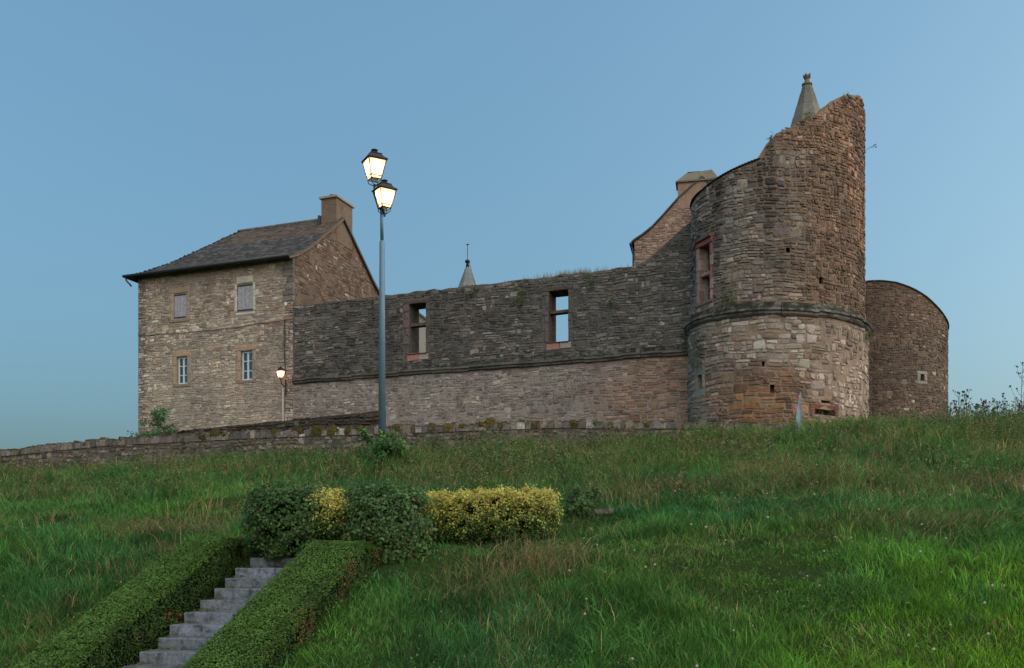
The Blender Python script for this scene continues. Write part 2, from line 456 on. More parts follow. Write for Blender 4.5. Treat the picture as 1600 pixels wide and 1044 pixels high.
def vary(c, rg, a=0.18, grey=0.38):
    k = 1 + rg.uniform(-a, a); g_ = sum(c) / 3; c = tuple(x + (g_ - x) * grey for x in c)
    return tuple(max(0.004, x * k * (1 + rg.uniform(-0.05, 0.05))) for x in c)

def gain(c, k): return tuple(x * k for x in c)

def pick(rg, pal):
    t = rg.random() * sum(p[1] for p in pal)
    for c, w in pal:
        t -= w
        if t <= 0: return c
    return pal[-1][0]
# ------------------------------------------------------------------ shared directions of the castle front
DA = (-0.936, 0.351)             # along the front, to the left and away
DR = (0.936, -0.351)             # along the front, to the right
DB = (0.351, 0.936)              # into the castle
DN = (-0.351, -0.936)            # outward normal of the front
HC = (-10.26, 45.0)              # front right corner of the house
HW = 9.08; HD = 8.9              # house front length and depth
HL = (HC[0] + DA[0] * HW, HC[1] + DA[1] * HW)
BASE = 3.6

# ------------------------------------------------------------------ stone house with slate roof
house = empty('stone_house', (HC[0], HC[1], BASE), 'tall stone house with hipped slate roof, brown chimney and grey shutters', 'house')
Fm = flat_map(HL, DR, DN)        # house front, u from the left corner
Gm = flat_map(HC, DB, DR)        # gable, u from the front corner
fuv = lambda px, py: flat_uv(HL, DR, px, py)
RP = interp([(-0.5, 13.98), (0.2, 14.3), (1.3, 14.98), (4.45, 17.4)])
EAVE = 14.22

def rect_from(px0, px1, pyt, pyb):
    u0, _ = fuv(px0, pyt); u1, _ = fuv(px1, pyt); _, zt = fuv((px0 + px1) / 2, pyt); _, zb = fuv((px0 + px1) / 2, pyb)
    return [u0, u1, zb, zt]
win_lo = [rect_from(276, 292.5, 557, 600), rect_from(376, 394, 548, 594)]
shut = [rect_from(271.5, 291, 458, 499), rect_from(370.5, 395, 443, 487.5)]
fholes = [(*r, 0.3) for r in win_lo] + [(*r, 0.12) for r in shut]
HT = interp([(0, EAVE), (HW, EAVE)])
wall_grid(Fm, 0, HW, BASE, EAVE, 0.5, fholes, HT, col=lin(158, 144, 126)).build('front_wall', M['mortar'], house)
gtop = lambda u: min(RP(u), RP(HD - u)) - 0.05
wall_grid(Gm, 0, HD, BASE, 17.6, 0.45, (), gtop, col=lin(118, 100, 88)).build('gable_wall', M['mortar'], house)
RL = (HL[0] + DB[0] * HD, HL[1] + DB[1] * HD)
wall_grid(flat_map(RL, (-DB[0], -DB[1]), DA), 0, HD, BASE, EAVE, 0.45, (), None, 1.0, col=lin(140, 118, 98)).build('side_wall', M['mortar'], house)
RR = (HC[0] + DB[0] * HD, HC[1] + DB[1] * HD)
wall_grid(flat_map(RR, DA, DB), 0, HW, BASE, EAVE, 0.45, (), None, 1.0, col=lin(140, 118, 98)).build('rear_wall', M['mortar'], house)

def house_col(u, v, rg):
    t = n1(u * 0.35 + 3, v * 0.5, 21)
    c = pick(rg, [(lin(166, 142, 116), 5), (lin(150, 126, 102), 5), (lin(176, 156, 132), 3), (lin(140, 108, 82), 2.2), (lin(120, 108, 98), 2), (lin(188, 172, 150), 0.6), (lin(152, 104, 76), 0.8)])
    hi = (v - 11.0) / 3.0
    c = mixc(c, lin(132, 98, 74), max(0, hi) * 0.4)
    if v < 9.5: c = mixc(c, lin(188, 164, 130), 0.28)
    if t > 0.58: c = mixc(c, lin(112, 102, 94), 0.45)
    if u < 0.5 and rg.random() < 0.5: c = mixc(c, lin(98, 88, 84), 0.6)
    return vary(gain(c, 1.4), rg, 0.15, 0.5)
surround = []
for r in win_lo: surround.append((r[0] - 0.28, r[1] + 0.22, r[2] - 0.16, r[3] + 0.3))
surround.append((shut[0][0] - 0.22, shut[0][1] + 0.22, shut[0][2] - 0.16, shut[0][3] + 0.26))
surround.append((shut[1][0] - 0.18, shut[1][1] + 0.2, shut[1][2] - 0.18, shut[1][3] + 0.36))
cells = masonry(random.Random(31), 0.0, HW, 5.4, EAVE - 0.12, (0.065, 0.16), (0.12, 0.44), surround, None, 0.12)
lay_stones(house, Fm, cells, house_col, M['stone'], (0.004, 0.03), 0.022, 32, 200)
def gable_col(u, v, rg):
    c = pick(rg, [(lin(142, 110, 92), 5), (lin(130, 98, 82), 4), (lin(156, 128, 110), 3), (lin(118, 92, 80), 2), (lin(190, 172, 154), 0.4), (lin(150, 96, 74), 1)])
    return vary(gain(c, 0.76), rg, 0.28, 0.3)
cells = masonry(random.Random(33), 0.02, HD, 12.6, 17.5, (0.08, 0.17), (0.14, 0.5), (), lambda u: gtop(u) - 0.06, 0.08)
lay_stones(house, Gm, cells, gable_col, M['stone'], (0.003, 0.03), 0.022, 34, 100, bare=lambda u, v: 0.4 if n1(u * 1.1, v * 1.3, 35) > 0.6 else 0.04)
# corner stones of the front
rg = random.Random(5)
v = 12.0
while v < EAVE - 0.25:
    h = rg.uniform(0.22, 0.34); w = rg.choice((0.34, 0.55))
    dressed(Fm, HW - w, HW + 0.03, v, v + h - 0.02, 0.1, 0.05, house, 'corner_stone', M['stone_dark'], vary(lin(120, 112, 104), rg, 0.2), rg, 0.03); v += h

def window(rect, parent, glazed):
    ua, ub, va, vb = rect
    if glazed:
        w = MB()
        def bar(a, b, c, d, z0=0.20, z1=0.14):
            vs = [Fm(u, v_, dd) for dd in (z0, z1) for u, v_ in ((a, c), (b, c), (b, d), (a, d))]
            w.add(vs, [(4, 5, 6, 7), (0, 1, 5, 4), (1, 2, 6, 5), (2, 3, 7, 6), (3, 0, 4, 7), (3, 2, 1, 0)])
        bar(ua, ua + 0.07, va, vb); bar(ub - 0.07, ub, va, vb); bar(ua + 0.07, ub - 0.07, va, va + 0.08); bar(ua + 0.07, ub - 0.07, vb - 0.08, vb)
        um = (ua + ub) / 2; bar(um - 0.045, um + 0.045, va + 0.08, vb - 0.08)
        f = w.build('window', M['white_paint'], parent)
        mu = MB(); w = mu
        for k in (1, 2):
            y = va + (vb - va) * k / 3
            bar(ua + 0.07, um - 0.045, y - 0.018, y + 0.018, 0.19, 0.155); bar(um + 0.045, ub - 0.07, y - 0.018, y + 0.018, 0.19, 0.155)
        mu.build('glazing_bar', M['white_paint'], f)
        for k in range(3):
            y0 = va + (vb - va) * k / 3 + 0.03; y1 = va + (vb - va) * (k + 1) / 3 - 0.03
            for a, b in ((ua + 0.06, um - 0.04), (um + 0.04, ub - 0.06)):
                MB().add([Fm(a, y0, 0.178), Fm(b, y0, 0.178 + rng.uniform(-.004, .004)), Fm(b, y1, 0.178), Fm(a, y1, 0.178 + rng.uniform(-.004, .004))], [(0, 1, 2, 3)]).build('pane', M['glass'], f)
    else:
        n = 3 if ub - ua < 0.72 else 4
        f = None
        for k in range(n):
            a = ua + 0.015 + (ub - ua - 0.03) * k / n; b = ua + 0.015 + (ub - ua - 0.03) * (k + 1) / n
            vs = [Fm(u, v_, dd) for dd in (0.09, 0.03 + rng.uniform(0, .012)) for u, v_ in ((a + 0.006, va + 0.02), (b - 0.006, va + 0.02 + rng.uniform(0, .02)), (b - 0.006, vb - 0.01), (a + 0.006, vb - 0.01))]
            p = MB().add(vs, [(4, 5, 6, 7), (0, 1, 5, 4), (1, 2, 6, 5), (2, 3, 7, 6), (3, 0, 4, 7), (3, 2, 1, 0)])
            if f is None: f = p.build('shutter', M['wood'], parent)
            else: p.build('plank', M['wood'], f)
        for y in ((va + 0.1, vb - 0.08) if n == 4 else (va + 0.04, vb - 0.03)):
            vs = [Fm(u, v_, dd) for dd in (0.05, 0.012) for u, v_ in ((ua + 0.01, y - 0.03), (ub - 0.01, y - 0.03), (ub - 0.01, y + 0.03), (ua + 0.01, y + 0.03))]
            MB().add(vs, [(4, 5, 6, 7), (0, 1, 5, 4), (1, 2, 6, 5), (2, 3, 7, 6), (3, 0, 4, 7), (3, 2, 1, 0)]).build('strap', M['cable'], f)
for r in win_lo: window(r, house, True)
for r in shut: window(r, house, False)
tan = lin(176, 142, 108)
for r in win_lo + [shut[0]]:
    ua, ub, va, vb = r; big = r is not shut[0]
    L = 0.27 if big else 0.2
    dressed(Fm, ua - L, ub + 0.2, vb + 0.005, vb + 0.27, 0.1, 0.02, house, 'lintel', M['stone'], vary(tan, rg, 0.08), rg)
    dressed(Fm, ua - 0.2, ub + 0.2, va - 0.14, va - 0.005, 0.1, 0.05, house, 'window_sill', M['stone'], vary(lin(150, 126, 104), rg, 0.08), rg)
    n = 3
    for k in range(n):
        y0 = va + (vb - va) * k / n; y1 = va + (vb - va) * (k + 1) / n
        dressed(Fm, ua - L * rg.uniform(0.75, 1), ua - 0.005, y0 + 0.006, y1 - 0.006, 0.1, 0.02, house, 'jamb_stone', M['stone'], vary(tan, rg, 0.12), rg)
        dressed(Fm, ub + 0.005, ub + L * rg.uniform(0.6, 0.85), y0 + 0.006, y1 - 0.006, 0.1, 0.02, house, 'jamb_stone', M['stone'], vary(lin(160, 138, 114), rg, 0.12), rg)
ua, ub, va, vb = shut[1]; wh = lin(196, 186, 172)
dressed(Fm, ua - 0.04, ub + 0.02, vb + 0.005, vb + 0.36, 0.1, 0.025, house, 'lintel', M['stone'], wh, rg, 0.05)
dressed(Fm, ua - 0.12, ub + 0.14, va - 0.17, va - 0.005, 0.1, 0.03, house, 'window_sill', M['stone'], wh, rg, 0.05)
for (a, b, c, d) in ((ua - 0.14, ua - 0.005, va + 0.05, va + 0.75), (ua - 0.36, ua - 0.005, va + 0.76, va + 1.06), (ua - 0.13, ua - 0.005, va + 1.07, vb), (ub + 0.005, ub + 0.14, va + 0.05, va + 0.72), (ub + 0.005, ub + 0.36, va + 0.73, va + 1.02), (ub + 0.005, ub + 0.13, va + 1.03, vb)):
    dressed(Fm, a, b, c, d, 0.1, 0.022, house, 'jamb_stone', M['stone'], vary(wh, rg, 0.06), rg)

# roof: height field over the house plan
def roof_z(a, qf):
    """a from the gable to the left, qf from the front wall to the back"""
    qa = (HW - a) * 4.45 / 2.9 if a < HW else (HW - a) * 1.3
    return min(RP(qf), RP(HD - qf), RP(max(-0.5, qa)))
def plan(a, qf, z): return (HC[0] + DA[0] * a + DB[0] * qf, HC[1] + DA[1] * a + DB[1] * qf, z)
mb = MB(); na, nq = 58, 58
A_ = np.linspace(-0.14, HW + 0.38, na); Q_ = np.linspace(-0.5, HD + 0.5, nq)
for lo in (0.0, -0.1):
    for a in A_:
        for q_ in Q_: mb.v.append(plan(a, q_, roof_z(a, q_) + lo)); mb.c.append(lin(92, 88, 84))
N_ = na * nq
for i in range(na - 1):
    for j in range(nq - 1):
        k = i * nq + j
        mb.f.append((k, k + 1, k + nq + 1, k + nq)); mb.f.append((N_ + k, N_ + k + nq, N_ + k + nq + 1, N_ + k + 1))
for i in range(na - 1):
    for j in (0, nq - 1): k = i * nq + j; mb.f.append((k, k + nq, N_ + k + nq, N_ + k))
for j in range(nq - 1):
    for i in (0, na - 1): k = i * nq + j; mb.f.append((k, k + 1, N_ + k + 1, N_ + k))
roof = mb.build('roof', M['slate'], house)

def slate_geo(P, N, U, w, h, t, rgs):
    """P centre of the lower edge, N surface normal, U along the course, uphill = N x U"""
    up = N.cross(U).normalized()
    if up.z < 0: up = -up
    lift = N * (0.012 + rgs.uniform(0, 0.012))
    a = P - U * (w / 2) + lift; b = P + U * (w / 2) + lift + N * rgs.uniform(-.004, .004); c = b + up * h - lift * 0.9; d = a + up * h - lift * 0.9
    tn = N * t
    vs = [tuple(x) for x in (a, b, c, d, a + tn, b + tn, c + tn, d + tn)]
    return vs, [(4, 5, 6, 7), (0, 1, 5, 4), (1, 2, 6, 5), (3, 0, 4, 7)]
slates = []
rg = random.Random(41)
qq = -0.5
while qq < 4.4:
    a_end = HW - (qq * 2.9 / 4.45) if qq > 0 else HW - qq * 0.76
    a = -0.14 + rg.uniform(0, 0.1)
    while a < a_end:
        w = rg.uniform(0.17, 0.28)
        slates.append(('f', a + w / 2, qq, w)); a += w
    qq += 0.15
qa = -0.38
while qa < 2.85:
    q0 = qa * 4.45 / 2.9 if qa > 0 else qa
    qf = q0 + 0.02
    while qf < HD - q0:
        w = rg.uniform(0.17, 0.28); slates.append(('h', HW - qa, qf + w / 2, w)); qf += w
    qa += 0.12
rest = MB(); Uv = Vector((DA[0], DA[1], 0)); Bv = Vector((DB[0], DB[1], 0))
front_ids = [i for i, s_ in enumerate(slates) if s_[0] == 'f']; own = set(sorted(front_ids, key=lambda i: -slates[i][3])[:300])
for i, (k, a, q_, w) in enumerate(slates):
    if k == 'f':
        z0, z1 = RP(q_), RP(q_ + 0.15); sl = Bv * 0.15 + Vector((0, 0, z1 - z0)); N = sl.cross(Uv).normalized(); N = N if N.z > 0 else -N
        P = Vector(plan(a, q_, z0)); vs, fs = slate_geo(P, N, Uv, w * 0.97, sl.length * 1.35, 0.012, rg)
    else:
        z0 = roof_z(a, q_); z1 = roof_z(a - 0.12, q_); sl = -Uv * 0.12 + Vector((0, 0, z1 - z0)); N = sl.cross(Bv).normalized(); N = N if N.z > 0 else -N
        P = Vector(plan(a, q_, z0)); vs, fs = slate_geo(P, N, Bv, w * 0.97, sl.length * 1.35, 0.012, rg)
    tt = n1(a * 0.5, q_ * 0.7, 77)
    c = pick(rg, [(lin(92, 88, 86), 5), (lin(76, 74, 74), 4), (lin(108, 102, 96), 3), (lin(100, 86, 70), 1.2)])
    if k == 'f' and q_ > 2.6 and a < 6 and tt > 0.42: c = mixc(c, lin(138, 104, 58), 0.45)
    c = vary(gain(c, 0.74), rg, 0.26)
    if i in own: MB().add(vs, fs, c).build('slate', M['slate'], roof)
    else: rest.add(vs, fs, c)
tag(rest.build('slate_cover', M['slate'], roof), kind='stuff')
for k in range(17):                                                     # ridge tiles
    a = 0.9 + k * 0.34
    if a > HW - 2.8: break
    p0 = Vector(plan(a, HD / 2, roof_z(a, HD / 2) + 0.0)); p1 = Vector(plan(a + 0.36, HD / 2, roof_z(a, HD / 2) + 0.02))
    MB().tube([p0, p1], [0.10, 0.085], 8, vary(lin(112, 98, 84), rg)).build('ridge_tile', M['slate'], roof)
# gutter along the front and left eaves, with bracket pipe
g = MB(); g.tube([plan(-0.12, -0.58, 13.98), plan(HW + 0.42, -0.58, 13.96), plan(HW + 0.44, 1.0, 13.96)], 0.07, 8); g.build('gutter', M['zinc'], house, True)
g = MB(); p = Vector(plan(HW + 0.3, -0.55, 13.95)); g.tube([p, p + Vector((0.05, -0.02, -0.22)), p + Vector((0.25, -0.1, -0.42)), p + Vector((0.3, -0.02, -0.5))], 0.045, 8); g.build('gutter_pipe', M['zinc'], house, True)
# verge board on the gable
for sgn in (0, 1):
    g = MB()
    qs = [x for x in (-0.45, 0.2, 1.3, 4.45)]
    for k in range(3):
        qa_, qb_ = (qs[k], qs[k + 1]) if sgn == 0 else (HD - qs[k], HD - qs[k + 1])
        zA, zB = RP(qs[k]), RP(qs[k + 1])
        pa, pb = Vector(plan(-0.12, qa_, zA - 0.12)), Vector(plan(-0.12, qb_, zB - 0.12))
        d_ = (pb - pa) / 2; g.obox((pa + pb) / 2, d_, Uv * 0.02, Vector((0, 0, 0.03)))
    g.build('verge', M['terracotta'] if sgn == 0 else M['zinc'], house)
# chimney
ch = MB()
def chim(a0, a1, q0, q1, z0, z1, col):
    c = Vector(plan((a0 + a1) / 2, (q0 + q1) / 2, (z0 + z1) / 2)); ch.obox(c, Uv * (a1 - a0) / 2, Bv * (q1 - q0) / 2, Vector((0, 0, (z1 - z0) / 2)), col)
chim(-0.02, 0.86, 3.85, 5.45, 16.0, 18.2, lin(118, 100, 88))
chimney = ch.build('chimney', M['stone'], house)
ch = MB(); chim(-0.1, 0.94, 3.75, 5.55, 18.2, 18.3, lin(150, 130, 112)); ch.build('chimney_cap', M['stone'], chimney)
for q_ in (4.25, 4.9):
    MB().lathe(plan(0.42, q_, 18.3), [(0.16, 0), (0.15, 0.12), (0.18, 0.14), (0.18, 0.2), (0.12, 0.2)], 12).build('chimney_pot', M['terracotta'], chimney, True)
ch = MB(); chim(0.86, 0.98, 3.7, 5.6, 16.6, 17.35, lin(90, 100, 112)); ch.build('flashing', M['zinc'], chimney)

# cable and conduit on the house front
u0, z0 = fuv(217, 525); u1, z1 = fuv(459, 499)
pts = []
for k in range(13):
    t = k / 12; pts.append(Fm(u0 + (u1 - u0) * t, z0 + (z1 - z0) * t - 0.12 * math.sin(math.pi * t) + rng.uniform(-.02, .02), -0.06))
tag(MB().tube(pts, 0.014, 5).build('cable', M['cable']), 'thin black cable strung across the stone house front between its storeys', 'cable')
uc, zc = fuv(446, 500)
tag(MB().tube([Fm(uc, zc, -0.08), Fm(uc, zc - 1.4, -0.09), Fm(uc + 0.05, fuv(446, 585)[1], -0.08)], 0.022, 5).build('cable', M['cable']), 'thin black cable running down to the wall lantern beside the house corner', 'cable')
up, zp = fuv(444, 606)
tag(MB().tube([Fm(up, zp, -0.1), Fm(up, BASE + 0.3, -0.1)], 0.05, 8).build('conduit_pipe', M['pipe'], None, True), 'upright pale grey pipe on the house front below the wall lantern', 'pipe')

# ------------------------------------------------------------------ curtain wall
WL = 20.0
curtain = empty('curtain_wall', (HC[0], HC[1], BASE), 'long ruined curtain wall with two empty window openings and dark upper masonry', 'castle wall'); curtain['kind'] = 'thing'
Wm = flat_map(HC, DR, DN)
wuv = lambda px, py: flat_uv(HC, DR, px, py)
wt_pts = [wuv(*p) for p in ((459, 478), (490, 475), (600, 462), (625, 459), (640, 457), (740, 446), (870, 431), (940, 423), (998, 415), (1015, 402), (1040, 381), (1062, 361), (1078, 347), (1090, 338))]
WT0 = interp(wt_pts)
WTOP = lambda u: WT0(u) + 0.05 * math.sin(u * 5.1) * math.sin(u * 2.3)
def wrect(px0, px1, pyt, pyb):
    u0, _ = wuv(px0, pyt); u1, _ = wuv(px1, pyt); _, zt = wuv((px0 + px1) / 2, pyt); _, zb = wuv((px0 + px1) / 2, pyb)
    return [u0, u1, zb, zt]
wins = [wrect(639.5, 665.5, 474, 552), wrect(857.5, 888, 454, 534)]
wh_ = [(*r, None) for r in wins]
SZ = 8.2                                                              # string course height
UP_C, LO_C = lin(98, 94, 90), lin(146, 136, 128)
wall_grid(Wm, 0.0, WL, BASE, 16.6, 1.0, wh_, WTOP, 0.4, colour=lambda u, v: UP_C if v > SZ else LO_C).build('wall_core', M['mortar'], curtain)
def curtain_col(u, v, rg):
    t = n1(u * 0.4, v * 0.6, 51)
    if v > SZ:
        c = pick(rg, [(lin(104, 96, 88), 5), (lin(90, 83, 78), 5), (lin(122, 112, 102), 3), (lin(108, 88, 74), 2), (lin(138, 128, 116), 1), (lin(70, 66, 64), 3)])
        if t > 0.55: c = mixc(c, lin(62, 60, 58), 0.5)
        if u > 12: c = mixc(c, lin(96, 98, 92), 0.3)
    else:
        c = pick(rg, [(lin(158, 142, 132), 5), (lin(146, 128, 118), 5), (lin(172, 154, 142), 3), (lin(132, 116, 108), 3), (lin(158, 122, 98), 1), (lin(118, 108, 104), 1.5)])
        if t > 0.58: c = mixc(c, lin(104, 98, 96), 0.45)
        o = (u - 14.2 + (t - 0.5) * 3) / 3
        if o > 0: c = mixc(c, pick(rg, [(lin(168, 112, 64), 2), (lin(144, 94, 56), 2), (lin(172, 130, 88), 1)]), min(0.85, o))
    return vary(gain(c, 1.3 if v > SZ else 1.0), rg, 0.28, 0.42)
sur = [(r[0] - 0.3, r[1] + 0.2, r[2] - 0.3, r[3] + 0.16) for r in wins]
cells = masonry(random.Random(61), 0.06, WL, SZ + 0.15, 16.4, (0.07, 0.16), (0.13, 0.5), sur, lambda u: WTOP(u) - 0.02, 0.1)
lay_stones(curtain, Wm, cells, curtain_col, M['stone_dark'], (0.006, 0.045), 0.026, 62, 150)
cells = masonry(random.Random(63), 0.06, WL, 4.0, SZ - 0.1, (0.07, 0.17), lambda u, v: (0.12, 0.4) if u < 14.5 else (0.22, 0.62), (), None, 0.1)
lay_stones(curtain, Wm, cells, curtain_col, M['stone'], (0.003, 0.034), 0.026, 64, 150, bare=lambda u, v: (0.4 if n1(u * 0.9, v * 1.2, 66) > 0.55 else 0.1) if u < 14.5 else 0.0)
rg = random.Random(65)
def ledge_block(Mp, u0, u1, z, prof, parent, name, mat, col, rgx, seg=1):
    """moulded block: prof is (outward, height) points"""
    vs = []; n = len(prof); o = rgx.uniform(-.03, .025); zz = rgx.uniform(-.025, .025)
    for k in range(seg + 1):
        u = u0 + (u1 - u0) * k / seg
        for d, h in prof: vs.append(Mp(u, z + h + zz + rgx.uniform(-.012, .012), -(d + (o + rgx.uniform(-.012, .012) if d > 0.02 else 0))))
    fs = []
    for k in range(seg):
        for i in range(n - 1): fs.append((k * n + i, k * n + i + 1, (k + 1) * n + i + 1, (k + 1) * n + i))
    fs.append(tuple(range(n))); fs.append(tuple(range(seg * n, seg * n + n))[::-1])
    return MB().add(vs, fs, col).build(name, mat, parent)
u = 0.06
while u < WL - 0.3:
    w = rg.uniform(0.55, 1.0)
    ledge_block(Wm, u, min(u + w - 0.012, WL), SZ, [(-0.05, 0.36), (0.06, 0.3), (0.16, 0.14), (0.22, 0.1), (0.22, 0.02), (0.14, -0.03), (0.15, -0.09), (0.07, -0.12), (-0.05, -0.12)], curtain, 'string_course_stone', M['ledge'], vary(lin(104, 98, 90), rg, 0.2), rg, 2); u += w
for wi, r in enumerate(wins):
    ua, ub, va, vb = r; T_ = 0.85; tr = va + (vb - va) * (0.56 if wi == 0 else 0.57)
    opening = dressed(Wm, ua - 0.28, ub + 0.18, vb + 0.004, vb + 0.15, T_, 0.04, curtain, 'lintel', M['stone_dark'], lin(86, 76, 70), rg)
    dressed(Wm, ua + 0.004, ub - 0.004, tr, tr + 0.13, 0.42, -0.1, curtain, 'transom', M['stone_dark'], lin(96, 80, 70), rg)
    dressed(Wm, ua - 0.05, ub + 0.03, va - 0.045, va - 0.003, 0.3, 0.1, curtain, 'window_sill', M['stone'], lin(120, 84, 72), rg)
    um = (ua + ub) / 2 + 0.05
    dressed(Wm, ua - 0.1, um, va - 0.33, va - 0.05, 0.1, 0.045, curtain, 'sill_block', M['stone'], lin(160, 118, 108), rg)
    dressed(Wm, um + 0.01, ub + 0.12, va - 0.31, va - 0.05, 0.1, 0.04, curtain, 'sill_block', M['stone'], lin(150, 142, 138), rg)
    k = 0; y = va
    while y < vb - 0.1:
        h = rg.uniform(0.3, 0.5); y1 = min(y + h, vb)
        dressed(Wm, ua - (0.3 if k % 2 else 0.18), ua - 0.004, y + 0.005, y1 - 0.005, 0.2, 0.04, curtain, 'jamb_stone', M['stone_dark'], vary(lin(106, 92, 86), rg, 0.12), rg)
        dressed(Wm, ub + 0.004, ub + (0.2 if k % 2 else 0.12), y + 0.005, y1 - 0.005, 0.2, 0.035, curtain, 'jamb_stone', M['stone_dark'], vary(lin(100, 90, 84), rg, 0.12), rg)
        y = y1; k += 1

# ------------------------------------------------------------------ round towers
def cyl(cx, cy, tilt=0.0):
    d = math.hypot(cx, cy); dc = (-cx / d, -cy / d); rt = (-dc[1], dc[0])
    if rt[0] < 0: rt = (-rt[0], -rt[1])
    def mk(R):
        def Mp(u, v, dep):
            th = u / R; r = R - dep; c, s = math.cos(th), math.sin(th)
            return (cx + r * (c * dc[0] + s * rt[0]), cy + r * (c * dc[1] + s * rt[1]), v - tilt * s)
        def uv(px, py):
            a = (px - 800) / F
            A = a * a + 1; B = -2 * (a * cx + cy); Cc = cx * cx + cy * cy - R * R
            disc = max(0.0, B * B - 4 * A * Cc); Y = (-B - math.sqrt(disc)) / (2 * A); X = a * Y
            ox, oy = X - cx, Y - cy; th = math.atan2(ox * rt[0] + oy * rt[1], ox * dc[0] + oy * dc[1])
            return th * R, (HZ - py) / F * Y + tilt * math.sin(th)
        return Mp, uv
    return mk
TC = (10.34, 37.6); TILT = 0.21
mk = cyl(*TC, TILT)
RU, RLo = 3.24, 3.38
Um, Uuv = mk(RU); Lm, Luv = mk(RLo)
tower = empty('round_tower', (TC[0], TC[1], BASE), 'tall ruined round tower with jagged slanting top and mossy ring ledge', 'tower')
tp = [Uuv(*p) for p in ((1082, 318), (1100, 297), (1130, 275), (1160, 260), (1188, 249))]
EV = tp[0][1]
hi = [Uuv(*p) for p in ((1191, 244), (1194, 227), (1215, 209), (1232, 199), (1255, 185), (1280, 172), (1305, 157), (1328, 147), (1340, 146), (1347, 153))]
full = math.pi * RU
prof = [(-full, tp[0][1]), (tp[0][0] - 0.6, tp[0][1])] + tp + hi + [(RU * 1.75, 16.9), (RU * 2.2, 15.2), (RU * 2.6, tp[0][1]), (full, tp[0][1])]
prof.sort()
TT0 = interp(prof)
JAG = [random.Random(k).uniform(-0.09, 0.07) for k in range(200)]
TTOP = lambda u: TT0(u) + (0.03 * math.sin(u * 9) + JAG[int((u + 20) * 3.1)] if u > hi[0][0] else 0)
def trect(uvf, px0, px1, pyt, pyb):
    u0, _ = uvf(px0, (pyt + pyb) / 2); u1, _ = uvf(px1, (pyt + pyb) / 2); _, zt = uvf((px0 + px1) / 2, pyt); _, zb = uvf((px0 + px1) / 2, pyb)
    return [u0, u1, zb, zt]
twin = trect(Uuv, 1092, 1109.5, 383, 471)
h_up = [(*twin, None, 0.2), (*trect(Uuv, 1228, 1234.5, 387, 395), 0.4), (*trect(Uuv, 1279.5, 1287, 433, 444), 0.4)]
h_lo = [(*trect(Luv, 1089, 1097, 586, 608), 0.5), (*trect(Luv, 1203, 1210, 601, 614), 0.4), (*trect(Luv, 1273, 1305, 640, 649), 0.6), (*trect(Luv, 1283, 1297, 626, 630), 0.4), (*trect(Luv, 1190, 1195, 565, 573), 0.3)]
RZ = 8.78
core_c = lin(138, 116, 100)
wall_grid(Um, -full, full, RZ, 18.2, 0.7, h_up, TTOP, 0.35, True, col=core_c).build('upper_drum', M['mortar'], tower)
fl = math.pi * RLo
wall_grid(Lm, -fl, fl, BASE, RZ, 0.8, h_lo, lambda u: RZ, 0.4, True, col=lin(150, 130, 116)).build('lower_drum', M['mortar'], tower)
# floor disc and low slate cone, added out of sight to keep the inside dark
MB().lathe((TC[0], TC[1], 0), [(RU - 0.1, EV - 0.25), (RU - 0.1, EV - 0.2), (0.05, EV + 0.3)], 40, lin(70, 68, 66)).build('roof', M['slate'], tower)
MB().lathe((TC[0], TC[1], 0), [(RLo - 0.3, RZ - 0.2), (RLo - 0.3, RZ - 0.02)], 40, lin(90, 80, 70)).build('floor', M['mortar'], tower)

def tower_col_up(u, v, rg):
    th = u / RU; t = n1(u * 0.5 + 9, v * 0.45, 71)
    grey = pick(rg, [(lin(150, 138, 124), 5), (lin(136, 124, 112), 4), (lin(166, 154, 138), 3), (lin(122, 112, 104), 3), (lin(142, 118, 96), 1)])
    brown = pick(rg, [(lin(140, 104, 78), 5), (lin(124, 92, 70), 4), (lin(156, 122, 94), 3), (lin(110, 88, 74), 2), (lin(176, 150, 126), 0.8), (lin(150, 100, 70), 1)])
    k = (th - 0.05) / 0.55 + (t - 0.5) * 1.2
    if v > 14.6: k += 0.6
    c = mixc(grey, brown, max(0.12, min(1, k)))
    if t > 0.6: c = mixc(c, lin(72, 68, 64), 0.5)
    st = math.exp(-((th + 0.12) / 0.13) ** 2) * max(0, min(1, (v - 11.3) / 1.5)) + math.exp(-((th + 0.72) / 0.07) ** 2) * max(0, min(1, (v - 10.0) / 1.0))
    c = mixc(c, lin(54, 52, 50), 0.85 * min(1, st * (0.6 + t)))
    return vary(gain(c, 1.08), rg, 0.26, 0.5 - 0.28 * max(0, min(1, k)))
def tower_col_lo(u, v, rg):
    th = u / RLo; t = n1(u * 0.5 + 2, v * 0.6, 73)
    pale = pick(rg, [(lin(164, 148, 130), 5), (lin(150, 132, 116), 4), (lin(182, 168, 150), 2.5), (lin(138, 118, 102), 2), (lin(146, 112, 84), 1.5)])
    orange = pick(rg, [(lin(150, 106, 70), 4), (lin(134, 96, 68), 4), (lin(164, 122, 82), 3), (lin(118, 88, 70), 2)])
    pink = pick(rg, [(lin(166, 142, 128), 4), (lin(152, 126, 110), 3), (lin(180, 160, 144), 2), (lin(130, 104, 88), 2)])
    o = max(0, min(1, (6.9 - v) / 0.9 + (t - 0.5) * 1.5)) * max(0, min(1, 1 - abs(th + 0.12) / 0.62 + 0.35))
    c = mixc(pale, orange, o)
    if th > 0.35 + (t - 0.5) * 0.4: c = pink
    if th < -0.85: c = mixc(c, lin(120, 122, 118), 0.5)
    if t > 0.63: c = mixc(c, lin(90, 82, 78), 0.35)
    return vary(gain(c, 1.0 + 0.12 * (1 - o)), rg, 0.26, 0.34 - 0.34 * o)
twin_s = (twin[0] - 0.22, twin[1] + 0.2, twin[2] - 0.3, twin[3] + 0.2)
